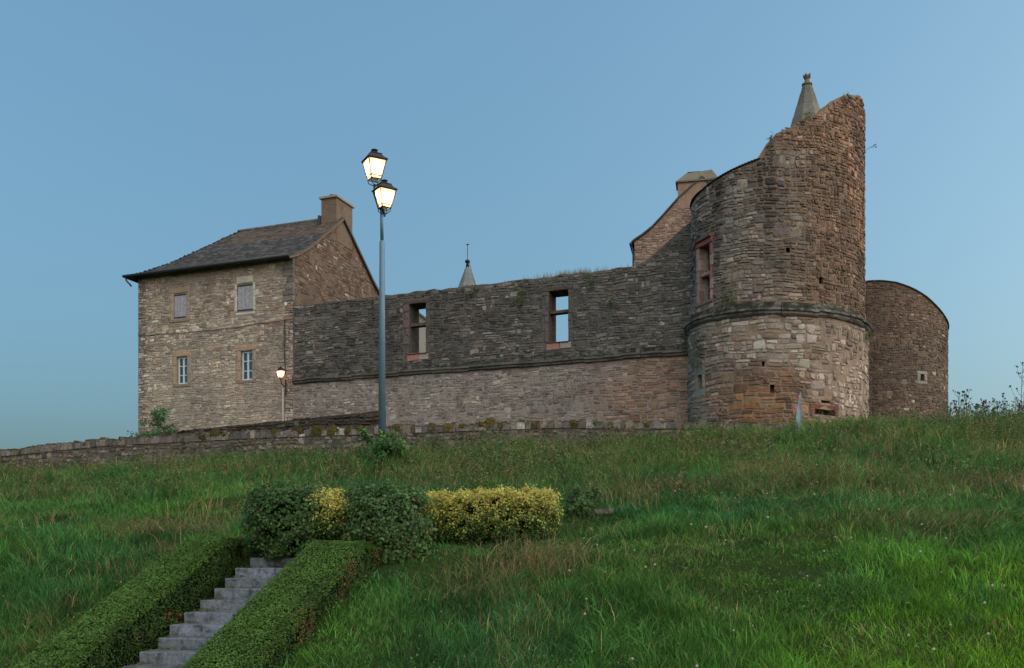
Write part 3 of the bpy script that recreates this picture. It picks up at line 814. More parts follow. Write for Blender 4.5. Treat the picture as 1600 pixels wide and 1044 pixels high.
gun = h_lo[2]; gun_s = (gun[0] - 0.22, gun[1] + 0.14, gun[2] - 0.1, gun[3] + 0.19)
slit = h_lo[0]; slit_s = (slit[0] - 0.25, slit[1] + 0.18, slit[2] - 0.3, slit[3] + 0.3)
sz_up = lambda u, v: (0.15, 0.52) if (u / RU < 0.25 and v < 13.5) else (0.1, 0.3)
lim = RU * 1.75
cells = masonry(random.Random(81), -lim, lim, RZ + 0.42, 18.0, (0.08, 0.2), sz_up, [twin_s] + h_up[1:], lambda u: TTOP(u) - 0.02, 0.12)
front = lambda c, R=RU: abs((c[0] + c[1]) / 2) < R * 1.05
lay_stones(tower, Um, cells, tower_col_up, M['stone_tower'], (0.006, 0.055), 0.03, 82, 160, visible=front)
lim = RLo * 1.75
cells = masonry(random.Random(83), -lim, lim, 4.0, RZ - 0.13, (0.1, 0.25), lambda u, v: (0.2, 0.66) if u / RLo < 0.4 else (0.1, 0.3), [slit_s, gun_s] + [h_lo[1], h_lo[3], h_lo[4]], None, 0.1)
lay_stones(tower, Lm, cells, tower_col_lo, M['stone_tower'], (0.006, 0.045), 0.03, 84, 140, visible=front, bare=lambda u, v: 0.3 if u / RLo > 0.4 else 0.0)
rg = random.Random(85)
th = -math.pi
while th < math.pi:
    w = rg.uniform(0.16, 0.26); e = min(th + w - 0.004, math.pi)
    ledge_block(Lm, th * RLo, e * RLo, RZ, [(-0.2, 0.42), (-0.1, 0.38), (0.04, 0.22), (0.16, 0.12), (0.19, 0.03), (0.12, 0.0), (0.14, -0.07), (0.09, -0.12), (0.03, -0.15), (-0.1, -0.15)], tower, 'ring_ledge_stone', M['ledge'], vary(lin(116, 108, 98), rg, 0.2), rg, 3); th += w
th = -math.pi                                                            # slate eave over the level part of the top
while th * RU < hi[0][0] - 0.1:
    e = min(th + 0.035, hi[0][0] / RU - 0.01)
    ledge_block(Um, th * RU, e * RU - 0.002, TT0((th + 0.018) * RU), [(-0.4, 0.07), (0.1, 0.035), (0.1, 0.0), (-0.4, 0.01)], tower, 'eave_slate', M['slate'], vary(lin(66, 64, 62), rg, 0.15), random.Random(1), 1); th += 0.035
# tower window surround
ua, ub, va, vb = twin
red = lin(150, 92, 84); pk = lin(168, 138, 126)
dressed(Um, ua - 0.2, ub + 0.16, vb + 0.004, vb + 0.2, 0.4, 0.06, tower, 'lintel', M['stone'], red, rg)
dressed(Um, ua - 0.16, ub + 0.12, vb + 0.2, vb + 0.3, 0.3, 0.14, tower, 'hood_moulding', M['stone_dark'], lin(120, 96, 90), rg)
tmid = va + (vb - va) * 0.47
dressed(Um, ua + 0.004, ub - 0.004, tmid, tmid + 0.12, 0.4, -0.08, tower, 'transom', M['stone'], pk, rg)
dressed(Um, ua - 0.2, ub + 0.2, va - 0.12, va - 0.004, 0.4, 0.08, tower, 'window_sill', M['stone'], lin(126, 110, 102), rg)
dressed(Um, ua - 0.16, ub + 0.18, va - 0.32, va - 0.125, 0.2, 0.03, tower, 'sill_block', M['stone'], lin(160, 148, 140), rg)
y = va; k = 0
while y < vb - 0.1:
    y1 = min(y + rg.uniform(0.34, 0.5), vb)
    dressed(Um, ua - 0.2, ua - 0.004, y + 0.005, y1 - 0.005, 0.4, 0.04, tower, 'jamb_stone', M['stone'], vary(lin(160, 140, 130), rg, 0.1), rg)
    dressed(Um, ub + 0.004, ub + (0.2 if k % 2 else 0.14), y + 0.005, y1 - 0.005, 0.4, 0.04, tower, 'jamb_stone', M['stone'], vary(red if k in (2, 4, 5) else pk, rg, 0.1), rg)
    y = y1; k += 1
# red gun port, arrow slit surround
a, b, c, d, _ = gun; rr = lin(122, 74, 64)
dressed(Lm, a - 0.2, b + 0.12, d + 0.004, d + 0.17, 0.3, 0.04, tower, 'gun_port_lintel', M['stone'], rr, rg)
dressed(Lm, a - 0.18, a - 0.004, c - 0.06, d, 0.3, 0.04, tower, 'gun_port_jamb', M['stone'], vary(rr, rg), rg)
dressed(Lm, b + 0.004, b + 0.12, c - 0.06, d, 0.3, 0.04, tower, 'gun_port_jamb', M['stone'], vary(rr, rg), rg)
dressed(Lm, a - 0.1, b + 0.1, c - 0.14, c - 0.004, 0.3, 0.05, tower, 'gun_port_sill', M['stone'], lin(150, 128, 118), rg)
a, b, c, d, _ = slit
for (p, q_, r_, s_) in ((a - 0.24, b + 0.16, d + 0.004, d + 0.28), (a - 0.24, a - 0.004, c, d), (b + 0.004, b + 0.16, c, d), (a - 0.24, b + 0.16, c - 0.28, c - 0.004)):
    dressed(Lm, p, q_, r_ + 0.003, s_ - 0.003, 0.3, 0.025, tower, 'slit_stone', M['stone'], vary(lin(138, 140, 134), rg, 0.08), rg)

# far round tower
T2 = (16.56, 43.99)
far_tower = empty('far_round_tower', (T2[0], T2[1], BASE), 'lower brown round tower with slate-edged top behind the tall ruined one', 'tower')
mk2 = cyl(*T2, 0.0); R2 = 3.1; Rm, Ruv = mk2(R2)
t2p = [Ruv(*p) for p in ((1356, 440), (1375, 439), (1400, 442), (1425, 451), (1445, 463), (1462, 479), (1474, 494), (1479, 503))]
f2 = math.pi * R2
T2TOP = interp([(-f2, 10.6), (-R2 * 1.0, 11.2)] + t2p + [(R2 * 1.9, 10.0), (f2, 10.0)])
s2 = trect(Ruv, 1438, 1444, 585, 595)
wall_grid(Rm, -f2, f2, BASE, 13, 0.7, [(*s2, 0.4)], T2TOP, 0.35, True, col=lin(112, 96, 84)).build('drum', M['mortar'], far_tower)
def far_col(u, v, rg):
    t = n1(u * 0.5 + 4, v * 0.5, 91)
    c = pick(rg, [(lin(136, 106, 86), 5), (lin(120, 94, 78), 4), (lin(150, 122, 102), 3), (lin(106, 88, 78), 2), (lin(180, 164, 146), 0.7)])
    if v > 10: c = mixc(c, lin(146, 104, 76), 0.3)
    if t > 0.6: c = mixc(c, lin(96, 84, 78), 0.5)
    return vary(gain(c, 0.78), rg, 0.24)
cells = masonry(random.Random(92), -R2 * 0.6, R2 * 1.8, 4.2, 12.5, (0.06, 0.15), (0.1, 0.32), [(s2[0] - 0.16, s2[1] + 0.16, s2[2] - 0.14, s2[3] + 0.14)], lambda u: T2TOP(u) - 0.02, 0.1)
lay_stones(far_tower, Rm, cells, far_col, M['stone'], (0.004, 0.035), 0.026, 93, 300, bare=lambda u, v: 0.3 if n1(u * 0.9, v, 94) > 0.6 else 0.06, visible=lambda c: 0.0 < c[0] < R2 * 1.2)
for (p, q_, r_, s_) in ((s2[0] - 0.16, s2[1] + 0.16, s2[3] + 0.004, s2[3] + 0.14), (s2[0] - 0.16, s2[0] - 0.004, s2[2], s2[3]), (s2[1] + 0.004, s2[1] + 0.16, s2[2], s2[3]), (s2[0] - 0.16, s2[1] + 0.16, s2[2] - 0.14, s2[2] - 0.004)):
    dressed(Rm, p, q_, r_, s_, 0.3, 0.03, far_tower, 'slit_stone', M['stone'], vary(lin(146, 136, 128), rg, 0.08), rg)
u = -f2
while u < f2:
    e = min(u + 0.28, f2); za, zb = T2TOP(u), T2TOP(e)
    vs = [Rm(x, z + h, d) for (x, z) in ((u, za), (e - 0.01, zb)) for d, h in ((-0.07, 0.0), (-0.07, 0.035), (0.75, 0.09), (0.75, 0.0))]
    MB().add(vs, [(0, 1, 5, 4), (1, 2, 6, 5), (2, 3, 7, 6), (3, 0, 4, 7), (0, 3, 2, 1), (4, 5, 6, 7)], vary(lin(72, 70, 68), rg, 0.15)).build('coping_slate', M['slate'], far_tower); u = e

# ------------------------------------------------------------------ stone pinnacle behind the tower
pc = at(1261, 300, 43.5); PX, PY = pc.x, pc.y
pinn = empty('stair_turret', (PX, PY, BASE), 'pale octagonal stone turret spire with carved finial rising behind the ruined tower', 'turret')
zt = lambda py: (HZ - py) / F * PY
MB().lathe((PX, PY, 0), [(1.42, BASE), (1.42, zt(275))], 8, lin(150, 140, 128), 0.2).build('shaft', M['render'], pinn)
MB().lathe((PX, PY, 0), [(1.42, zt(275)), (1.56, zt(273)), (1.56, zt(269)), (1.45, zt(267))], 8, lin(150, 140, 128), 0.2).build('cornice', M['stone'], pinn)
py = 267.0; ap = 112.0
rg = random.Random(95)
while py > 136:
    nxt = max(135, py - rg.uniform(17, 24)); r0 = 1.42 * (py - ap) / (267 - ap); r1 = 1.42 * (nxt - ap) / (267 - ap); h = 0.012
    MB().lathe((PX, PY, 0), [(r0, zt(py)), (r0 - 0.004, zt(py) + h), (r1 + 0.02, zt(nxt) - h), (r1, zt(nxt) - 0.004)], 8, vary(lin(116, 112, 100), rg, 0.12), 0.2).build('spire_course', M['stone'], pinn); py = nxt
fin = MB().lathe((PX, PY, 0), [(0.17, zt(135)), (0.24, zt(133.5)), (0.24, zt(131.5)), (0.13, zt(130)), (0.10, zt(124)), (0.15, zt(122.5)), (0.11, zt(121)), (0.12, zt(118))], 10, lin(120, 108, 96)).build('finial', M['stone'], pinn)
for k in range(5):
    a = k * 2 * math.pi / 5 + 0.3; x, y = PX + 0.13 * math.cos(a), PY + 0.13 * math.sin(a)
    MB().tube([(PX + 0.05 * math.cos(a), PY + 0.05 * math.sin(a), zt(121)), (x, y, zt(119.5)), (x + 0.03 * math.cos(a), y + 0.03 * math.sin(a), zt(116.6))], [0.05, 0.06, 0.03], 6, lin(120, 108, 96)).build('finial_leaf', M['stone'], fin)

# ------------------------------------------------------------------ gabled building with chimney behind the wall
GD = 46.0
g0 = at(991, 400, GD); GN = (-0.21, -0.9777); GU = (0.9777, -0.21)
gb = empty('gabled_building', (g0.x, g0.y, BASE), 'pinkish stone gable end with curved eave and broad chimney behind the curtain wall', 'building')
Bm = flat_map((g0.x, g0.y), GU, GN); buv = lambda px, py: flat_uv((g0.x, g0.y), GU, px, py)
gp = [buv(*p) for p in ((989, 377), (1003, 368), (1018, 356), (1035, 338), (1058, 312))]
ridge_u = gp[-1][0] + 1.15; ridge_z = gp[-1][1] + 0.95
half = [(p[0], p[1]) for p in gp] + [(ridge_u, ridge_z)]
GT = interp(half + [(2 * ridge_u - p[0], p[1]) for p in half[-2::-1]])
GWd = 2 * ridge_u
wall_grid(Bm, 0, GWd, BASE, 19, 0.5, (), lambda u: GT(u) - 0.06, 0.25, col=lin(150, 122, 106)).build('gable_wall', M['mortar'], gb)
side = flat_map((g0.x - GN[0] * 8, g0.y - GN[1] * 8), GN, (-GU[0], -GU[1]))
wall_grid(side, 0, 8, BASE, gp[0][1] - 0.1, 0.45, (), None, 1.0, col=lin(150, 122, 106)).build('side_wall', M['mortar'], gb)
def gb_col(u, v, rg):
    c = pick(rg, [(lin(160, 126, 108), 5), (lin(146, 112, 96), 4), (lin(172, 142, 122), 3), (lin(132, 104, 90), 2)])
    return vary(c, rg, 0.12)
cells = masonry(random.Random(97), 0.0, 4.2, 13.0, 18.0, (0.08, 0.17), (0.14, 0.42), (), lambda u: GT(u) - 0.1, 0.08)
lay_stones(gb, Bm, cells, gb_col, M['stone'], (0.004, 0.03), 0.024, 98, 300)
us_ = [-0.14, 0] + [p[0] for p in gp[1:]] + [ridge_u]
us_ += [2 * ridge_u - x for x in us_[-2::-1]]
mb = MB()
for x in us_:
    z = GT(max(0, min(GWd, x))) - (0.12 if x < 0 or x > GWd else 0)
    for d in (-0.1, 8.1):
        for h in (-0.03, 0.06): mb.v.append(Bm(x, z + h, d)); mb.c.append(lin(80, 78, 78))
for k in range(len(us_) - 1):
    a = k * 4; b_ = a + 4
    mb.f += [(a + 1, b_ + 1, b_ + 3, a + 3), (a, a + 2, b_ + 2, b_), (a, b_, b_ + 1, a + 1), (a + 2, a + 3, b_ + 3, b_ + 2)]
mb.f += [(0, 1, 3, 2)]
gr = mb.build('roof', M['slate'], gb)
MB().tube([Bm(-0.17, gp[0][1] - 0.13, -0.05), Bm(-0.17, gp[0][1] - 0.13, 8)], 0.07, 8).build('gutter', M['zinc'], gb, True)
MB().tube([Bm(-0.15, gp[0][1] - 0.15, 0.1), Bm(-0.1, gp[0][1] - 0.35, 0.1), Bm(-0.06, gp[0][1] - 0.5, 0.1), Bm(-0.06, 8, 0.1)], 0.04, 8).build('downpipe', M['zinc'], gb, True)
c0, c1 = buv(1059, 300)[0], buv(1121, 300)[0]; zc0 = buv(1090, 284)[1]; zc1 = buv(1090, 268)[1]
GUv = Vector((*GU, 0)); GNv = Vector((*GN, 0))
def gbox(u0, u1, d0, d1, z0, z1, col): return MB().obox(Bm((u0 + u1) / 2, (z0 + z1) / 2, (d0 + d1) / 2), GUv * (u1 - u0) / 2, GNv * (d1 - d0) / 2, Vector((0, 0, (z1 - z0) / 2)), col)
chim2 = gbox(c0, c1, -0.03, 0.85, 16.5, zc0, lin(150, 124, 108)).build('chimney', M['stone'], gb)
gbox(c0 - 0.1, c1 + 0.1, -0.13, 0.95, zc0, zc0 + 0.07, lin(118, 110, 98)).build('chimney_cornice', M['stone'], chim2)
e0, e1 = c0 - 0.06, c1 + 0.04
vs = [Bm(e0, zc0 + 0.07, -0.1), Bm(e1, zc0 + 0.07, -0.1), Bm(e1, zc0 + 0.07, 0.92), Bm(e0, zc0 + 0.07, 0.92), Bm(e0 + 0.42, zc1, 0.15), Bm(e1 - 0.3, zc1 + 0.1, 0.15), Bm(e1 - 0.3, zc1 + 0.1, 0.7), Bm(e0 + 0.42, zc1, 0.7)]
MB().add(vs, [(0, 1, 5, 4), (1, 2, 6, 5), (2, 3, 7, 6), (3, 0, 4, 7), (4, 5, 6, 7)], lin(122, 116, 102)).build('chimney_cap', M['stone'], chim2)
gbox(e0 + 0.5, e0 + 1.1, 0.2, 0.65, zc1, zc1 + 0.09, lin(80, 74, 70)).build('cap_slab', M['slate'], chim2)

# ------------------------------------------------------------------ slender slate spire and grey house behind the wall
sp_ = at(730.5, 447, 70.0)
spire = empty('slate_spire', (sp_.x, sp_.y, BASE), 'small pointed slate spire with ball and lightning rod behind the curtain wall', 'spire')
zs = lambda py: (HZ - py) / F * 70.0
MB().lathe((sp_.x, sp_.y, 0), [(1.3, 8), (1.3, zs(478))], 8, lin(120, 112, 104)).build('turret', M['render'], spire)
rg = random.Random(99); py = 478.0
while py > 419:
    nx = max(418, py - 5); r0 = 0.14 + (py - 418) / 29 * 0.52 + 0.02; r1 = 0.14 + (nx - 418) / 29 * 0.52
    MB().lathe((sp_.x, sp_.y, 0), [(r0, zs(py)), (r1, zs(nx) + 0.02)], 8, vary(lin(112, 118, 116), rg, 0.1), 0.39).build('slate_course', M['slate'], spire); py = nx
sf = MB().lathe((sp_.x, sp_.y, 0), [(0.14, zs(418)), (0.09, zs(412)), (0.1, zs(411.5)), (0.18, zs(410)), (0.2, zs(408.6)), (0.16, zs(407)), (0.05, zs(405.5))], 12).build('finial', M['dark_metal'], spire, True)
MB().tube([(sp_.x, sp_.y, zs(406)), (sp_.x, sp_.y, zs(381))], 0.025, 6).build('rod', M['dark_metal'], sf)
MB().tube([(sp_.x - 0.1, sp_.y, zs(382)), (sp_.x + 0.12, sp_.y, zs(382))], 0.035, 6).build('rod_tip', M['dark_metal'], sf)
MB().tube([(sp_.x + 0.1, sp_.y, zs(408)), (sp_.x + 0.3, sp_.y - 0.2, zs(425)), (sp_.x + 0.55, sp_.y - 0.4, zs(443)), (sp_.x + 0.8, sp_.y - 0.5, zs(470))], 0.02, 5).build('lightning_wire', M['cable'], spire)

gh = at(648, 486, 62.0); z_ap = gh.z
ghouse = empty('grey_house', (gh.x, gh.y, BASE), 'plain grey rendered gable seen through the window opening nearest the lamp post', 'house')
mb = MB(); xL, xR = gh.x - 3.2, gh.x + 3.2; zl = z_ap - 2.5
vs = []
for y in (62.0, 69.0): vs += [(xL, y, BASE), (xR, y, BASE), (xR, y, zl), (gh.x, y, z_ap), (xL, y, zl)]
mb.add(vs, [(0, 1, 2, 3, 4), (9, 8, 7, 6, 5), (1, 6, 7, 2), (0, 4, 9, 5)], lin(150, 148, 142)); mb.build('wall', M['render'], ghouse)
mb = MB()
for sgn in (-1, 1):
    a = Vector((gh.x, 65.5, z_ap + 0.04)); b_ = Vector((gh.x + sgn * 3.4, 65.5, zl - 0.1)); mid = (a + b_) / 2; d_ = (b_ - a) / 2; nn = Vector((d_.z, 0, -d_.x)).normalized()
    mb.obox(mid, d_, Vector((0, 3.7, 0)), nn * 0.05, lin(96, 92, 90))
mb.build('roof', M['slate'], ghouse)
# ------------------------------------------------------------------ low boundary walls
def poly_map(pts, thick_sign=1):
    pts = [Vector((p[0], p[1], 0)) for p in pts]; L = [0.0]
    for a, b in zip(pts, pts[1:]): L.append(L[-1] + (b - a).length)
    def Mp(u, v, d):
        k = 0
        while k < len(L) - 2 and u > L[k + 1]: k += 1
        t = (pts[k + 1] - pts[k]).normalized(); p = pts[k] + t * (u - L[k]); nx, ny = t.y, -t.x
        return (p.x - nx * d, p.y - ny * d, v)
    def uv(px, py):
        a = (px - 800) / F
        for k in range(len(pts) - 1):
            o = pts[k]; t = (pts[k + 1] - o).normalized(); den = t.x - a * t.y
            u = (a * o.y - o.x) / den; ln = L[k + 1] - L[k]
            if -1e-6 <= u <= ln + 1e-6 or k == len(pts) - 2: return L[k] + u, (HZ - py) / F * (o.y + t.y * u)
    return Mp, uv, L[-1]
Pm, Puv, PL = poly_map([(-30.5, 41.2), (-20.3, 38.0), (-4.4, 33.0), (2.0, 31.8), (9.3, 30.6)])
para = empty('boundary_wall', (-4.4, 33.0, 3.2), 'low mossy stone boundary wall with upright coping stones along the hilltop', 'wall'); para['kind'] = 'thing'
pt = [Puv(*p) for p in ((0, 703), (57, 697), (162, 686), (219, 683), (402, 673), (507, 669), (568, 667), (680, 663), (870, 656), (960, 657), (1075, 657), (1190, 661), (1240, 666))]
PT0 = interp([(0, pt[0][1] - 0.25)] + pt + [(PL, pt[-1][1] - 0.1)]); CH = 0.27
wall_grid(Pm, 0, PL, 2.4, 6, 0.5, (), lambda u: PT0(u) - CH, 0.5, col=lin(112, 104, 96)).build('wall_core', M['mortar'], para)
def para_col(u, v, rg):
    c = pick(rg, [(lin(128, 116, 104), 5), (lin(112, 102, 94), 4), (lin(146, 132, 116), 3), (lin(96, 88, 84), 3), (lin(140, 112, 88), 1)])
    return vary(c, rg, 0.26)
cells = masonry(random.Random(101), 8, PL, 2.9, 6, (0.11, 0.22), (0.16, 0.42), (), lambda u: PT0(u) - CH - 0.01, 0.1)
lay_stones(para, Pm, cells, para_col, M['stone_moss'], (0.01, 0.06), 0.035, 102, 300)
rg = random.Random(103); u = 8.0; k = 0
while u < PL - 0.1:
    w = rg.uniform(0.13, 0.3); h = CH + rg.uniform(-0.05, 0.06); z = PT0(u + w / 2) - CH
    vs = []
    for (zz, ins) in ((z - 0.005, 0), (z + h * 0.75, 0.0), (z + h, 0.05)):
        for (a, d) in ((u + 0.012 + ins * 0.5, -0.06 + ins), (u + w - ins * 0.5, -0.06 + ins), (u + w - ins * 0.5, 0.56 - ins), (u + 0.012 + ins * 0.5, 0.56 - ins)):
            vs.append(Pm(a + rg.uniform(-.012, .012), zz + rg.uniform(-.02, .02) * (1 if zz > z else 0), d + rg.uniform(-.03, .03)))
    fs = [(i + 4 * l_, (i + 1) % 4 + 4 * l_, (i + 1) % 4 + 4 * l_ + 4, i + 4 * l_ + 4) for l_ in range(2) for i in range(4)] + [(8, 9, 10, 11)]
    MB().add(vs, fs, vary(pick(rg, [(lin(122, 110, 100), 4), (lin(104, 96, 90), 4), (lin(140, 126, 112), 2), (lin(168, 164, 158), 0.4)]), rg, 0.15)).build('coping_stone', M['stone_moss'], para); u += w

rg = random.Random(104)
for (px, wd) in ((318, 10), (338, 14), (352, 8), (430, 8), (470, 12), (497, 16), (520, 14), (545, 12), (563, 8), (620, 12), (676, 8), (700, 12), (722, 7), (752, 8), (765, 14), (782, 8), (835, 6), (897, 10), (930, 6), (1010, 7)):
    u, z = Puv(px, 672); z = PT0(u) - rg.uniform(0.02, 0.16); hw = wd / 1500 * 34 / 2 * 1.35; vs = []; fs = []; nn_, ml = 10, 5
    for i in range(ml):
        f = i / (ml - 1); rad = math.cos(f * 1.5); out = 0.05 + 0.045 * math.sin(f * 1.5)
        for k in range(nn_):
            a = 2 * math.pi * k / nn_; j = rg.uniform(0.55, 1.35)
            vs.append(Pm(u + math.cos(a) * hw * rad * j, z + math.sin(a) * hw * rad * 0.8 * j, -out + rg.uniform(-.015, .015)))
    fs = [(i * nn_ + k, i * nn_ + (k + 1) % nn_, (i + 1) * nn_ + (k + 1) % nn_, (i + 1) * nn_ + k) for i in range(ml - 1) for k in range(nn_)] + [tuple(range((ml - 1) * nn_, ml * nn_))]
    MB().add(vs, fs, vary(lin(82, 74, 38), rg, 0.3, 0.0)).build('moss_cushion', M['moss'], para)

ra, rb = at(214, 680, 39.6), at(594, 642, 36.2)
Qm, Quv, QL = poly_map([(ra.x, ra.y), (rb.x, rb.y)])
rear = empty('ramp_wall', (ra.x, ra.y, 3.2), 'dark sloping moss-covered wall between the boundary wall and the house', 'wall'); rear['kind'] = 'thing'
QT = lambda u: ra.z + (rb.z - ra.z) * u / QL + 0.03 * math.sin(u * 7) * math.sin(u * 2.9)
wall_grid(Qm, 0, QL, 2.6, 6.5, 0.5, (), QT, 0.4, col=lin(66, 62, 58)).build('wall_core', M['stone_dark'], rear)
cells = masonry(random.Random(105), 0.0, QL, 3.9, 6.5, (0.1, 0.2), (0.16, 0.42), (), lambda u: QT(u) + 0.01, 0.1)
lay_stones(rear, Qm, cells, lambda u, v, r_: vary(pick(r_, [(lin(80, 74, 68), 4), (lin(66, 62, 58), 4), (lin(98, 86, 76), 2)]), r_, 0.2), M['stone_moss'], (0.01, 0.09), 0.035, 106, 200)

# ------------------------------------------------------------------ lamps
def lantern(parent, base, h, yaw, power, col, tilt=(0, 0)):
    """four-sided lantern; base = bottom of its stem, h = whole height"""
    s = h / 0.98; base = Vector(base)
    R = Matrix.Rotation(yaw, 3, 'Z')
    def W(x, y, z): v_ = R @ Vector((x * s, y * s, 0)); return base + v_ + Vector((0, 0, z * s))
    zb, zt, wb, wt = 0.17, 0.66, 0.135, 0.245
    sq = ((-1, -1), (1, -1), (1, 1), (-1, 1))
    fr = MB()
    for i in range(4):
        a, b = sq[i], sq[(i + 1) % 4]
        fr.tube([W(a[0] * wb, a[1] * wb, zb), W(a[0] * wt, a[1] * wt, zt)], 0.013 * s, 6)
        fr.tube([W(a[0] * wb, a[1] * wb, zb), W(b[0] * wb, b[1] * wb, zb)], 0.013 * s, 6)
        m0 = wb + (wt - wb) * 0.16; fr.tube([W(a[0] * m0, a[1] * m0, zb + 0.08), W(b[0] * m0, b[1] * m0, zb + 0.08)], 0.01 * s, 6)
        fr.tube([W(a[0] * wt, a[1] * wt, zt), W(b[0] * wt, b[1] * wt, zt)], 0.018 * s, 6)
        fr.tube([W(a[0] * wb, a[1] * wb, zb), W(a[0] * wb * 0.95, a[1] * wb * 0.95, zb - 0.08), W(a[0] * 0.05, a[1] * 0.05, 0.03), W(0, 0, 0.0)], 0.012 * s, 6)
    fr.tube([W(0, 0, -0.06), W(0, 0, 0.05)], [0.03 * s, 0.035 * s], 8)
    f = fr.build('lantern', M['dark_metal'], parent)
    def sqring(mb, prof):
        vs = []; fs = []
        for w, z in prof: vs += [tuple(W(x * w, y * w, z)) for x, y in sq]
        for k in range(len(prof) - 1):
            for i in range(4): fs.append((k * 4 + i, k * 4 + (i + 1) % 4, k * 4 + 4 + (i + 1) % 4, k * 4 + 4 + i))
        fs.append(tuple(range(len(vs) - 4, len(vs)))); mb.add(vs, fs); return mb
    sqring(MB(), [(wt - 0.01, zt + 0.01), (wt + 0.035, zt + 0.01), (wt + 0.03, zt + 0.035), (0.20, zt + 0.09), (0.145, zt + 0.17), (0.16, zt + 0.175), (0.15, zt + 0.19), (0.08, zt + 0.215), (0.06, zt + 0.24)]).build('lantern_roof', M['dark_metal'], f)
    MB().lathe(W(0, 0, zt + 0.23), [(0.05 * s, 0), (0.045 * s, 0.03 * s), (0.09 * s, 0.05 * s), (0.095 * s, 0.065 * s), (0.04 * s, 0.085 * s), (0.02 * s, 0.1 * s)], 12).build('finial', M['dark_metal'], f, True)
    for i in range(4):
        a, b = sq[i], sq[(i + 1) % 4]; e = 0.985
        MB().add([tuple(W(a[0] * wb * e, a[1] * wb * e, zb + 0.004)), tuple(W(b[0] * wb * e, b[1] * wb * e, zb + 0.004)), tuple(W(b[0] * wt * e, b[1] * wt * e, zt - 0.004)), tuple(W(a[0] * wt * e, a[1] * wt * e, zt - 0.004))], [(0, 1, 2, 3)]).build('pane', M['frost'], f)
    ld = bpy.data.lights.new('lantern_bulb', 'POINT'); ld.energy = power; ld.color = col; ld.shadow_soft_size = 0.05 * s
    lo = bpy.data.objects.new('lantern_bulb', ld); COL.objects.link(lo); lo.parent = f; lo.location = W(0, 0, 0.46)
    return f

LD = 28.6
lb = at(597, 700, LD); lbz = gz(lb.x, lb.y) - 0.1
lamp = empty('street_lamp', (lb.x, lb.y, lbz), 'tall blue-grey lamp post carrying two lit lanterns at different heights', 'street lamp')
zl_ = lambda py: (HZ - py) / F * LD
xl_ = lambda px: (px - 800) / F * LD
pole = MB().tube([(lb.x, LD, lbz), (lb.x, LD, zl_(378)), (lb.x - 0.005, LD, zl_(376.5))], [0.115, 0.078, 0.062], 16).build('pole', M['pole'], lamp, True)
MB().tube([(lb.x, LD, zl_(377)), (lb.x - 0.02, LD, zl_(326)), (lb.x - 0.02, LD, zl_(324))], [0.052, 0.042, 0.02], 12).build('upper_pole', M['pole'], lamp, True)
MB().tube([(lb.x, LD, lbz), (lb.x, LD, lbz + 0.5)], [0.17, 0.12], 16).build('pole_base', M['pole'], lamp, True)
pu = Vector((xl_(585.6), LD - 0.05, zl_(292))); pl_ = Vector((xl_(601.5), LD - 0.1, zl_(337)))
MB().tube([pu, pu.lerp(pl_, 0.25) + Vector((-0.01, 0, 0)), pu.lerp(pl_, 0.7), pl_], [0.035, 0.05, 0.045, 0.035], 10).build('arm', M['dark_metal'], lamp, True)
MB().tube([(lb.x - 0.02, LD, zl_(330)), (xl_(592), LD - 0.02, zl_(312)), (xl_(589), LD - 0.04, zl_(303))], [0.04, 0.05, 0.05], 10).build('bracket', M['dark_metal'], lamp, True)
LC = (1.0, 0.58, 0.31)
lantern(lamp, pu, 1.1, math.radians(28), 4.43, LC)
lantern(lamp, pl_, 1.03, math.radians(33), 4.43, LC)

wu, wz = fuv(447.5, 601)
wl_ = empty('wall_lantern', Fm(wu, wz - 0.4, -0.08), 'small lit wall lantern on a bracket at the house corner', 'wall lamp')
MB().tube([Fm(wu, wz + 0.2, -0.07), Fm(wu, wz - 0.5, -0.07)], 0.03, 8).build('wall_bar', M['dark_metal'], wl_)
lp = Vector(Fm(wu + 0.06, wz + 0.12, -0.55))
MB().tube([Fm(wu, wz - 0.12, -0.07), Fm(wu + 0.02, wz - 0.12, -0.25), Fm(wu + 0.05, wz - 0.04, -0.48), lp], 0.022, 8).build('bracket', M['dark_metal'], wl_)
lantern(wl_, lp, 0.62, math.radians(35), 1.71, (1.0, 0.46, 0.28))

# ------------------------------------------------------------------ stairs
NS, STEP_R, STEP_T = 13, 0.16, 0.37
def nosing(s): return -0.02 - (14.6 - s) * STEP_R / STEP_T
stairs = empty('staircase', (*SCxy(12.5, -7.1), -1.2), 'straight flight of weathered concrete steps between the clipped hedges', 'stairs')
rg = random.Random(111)
for k in range(NS):
    s0 = 14.6 - k * STEP_T; zt_ = -0.02 - k * STEP_R; s1 = s0 + (STEP_T + 0.06 if k else 0.55)
    c0, c1 = -7.97 + rg.uniform(-.05, .04), -6.2
    vs = []
    def pt3(s, c, z): x, y = SCxy(s, c); return (x, y, z)
    ch_ = 0.014; sk = rg.uniform(-.012, .012); jz = rg.uniform(-.006, .006); ns = 9
    prof = [(s0 + 0.005, zt_ - STEP_R - 0.06), (s0, zt_ - ch_), (s0 + ch_, zt_), (s1, zt_ - 0.002), (s1, zt_ - STEP_R - 0.06)]
    for i in range(ns + 1):
        c = c0 + (c1 - c0) * i / ns
        for j, (s, z) in enumerate(prof):
            wob = rg.uniform(-.006, .006) if j in (1, 2) else 0
            vs.append(pt3(s + sk * (i / ns) + wob, c, z + jz + wob * 0.6))
    P_ = len(prof)
    fs = [(i * P_ + j, (i + 1) * P_ + j, (i + 1) * P_ + j + 1, i * P_ + j + 1) for i in range(ns) for j in range(P_ - 1)] + [tuple(range(P_)), tuple(range(ns * P_, ns * P_ + P_))[::-1]]
    MB().add(vs, fs, vary(lin(120, 128, 138), rg, 0.2, 0.0)).build('step', M['concrete'], stairs)

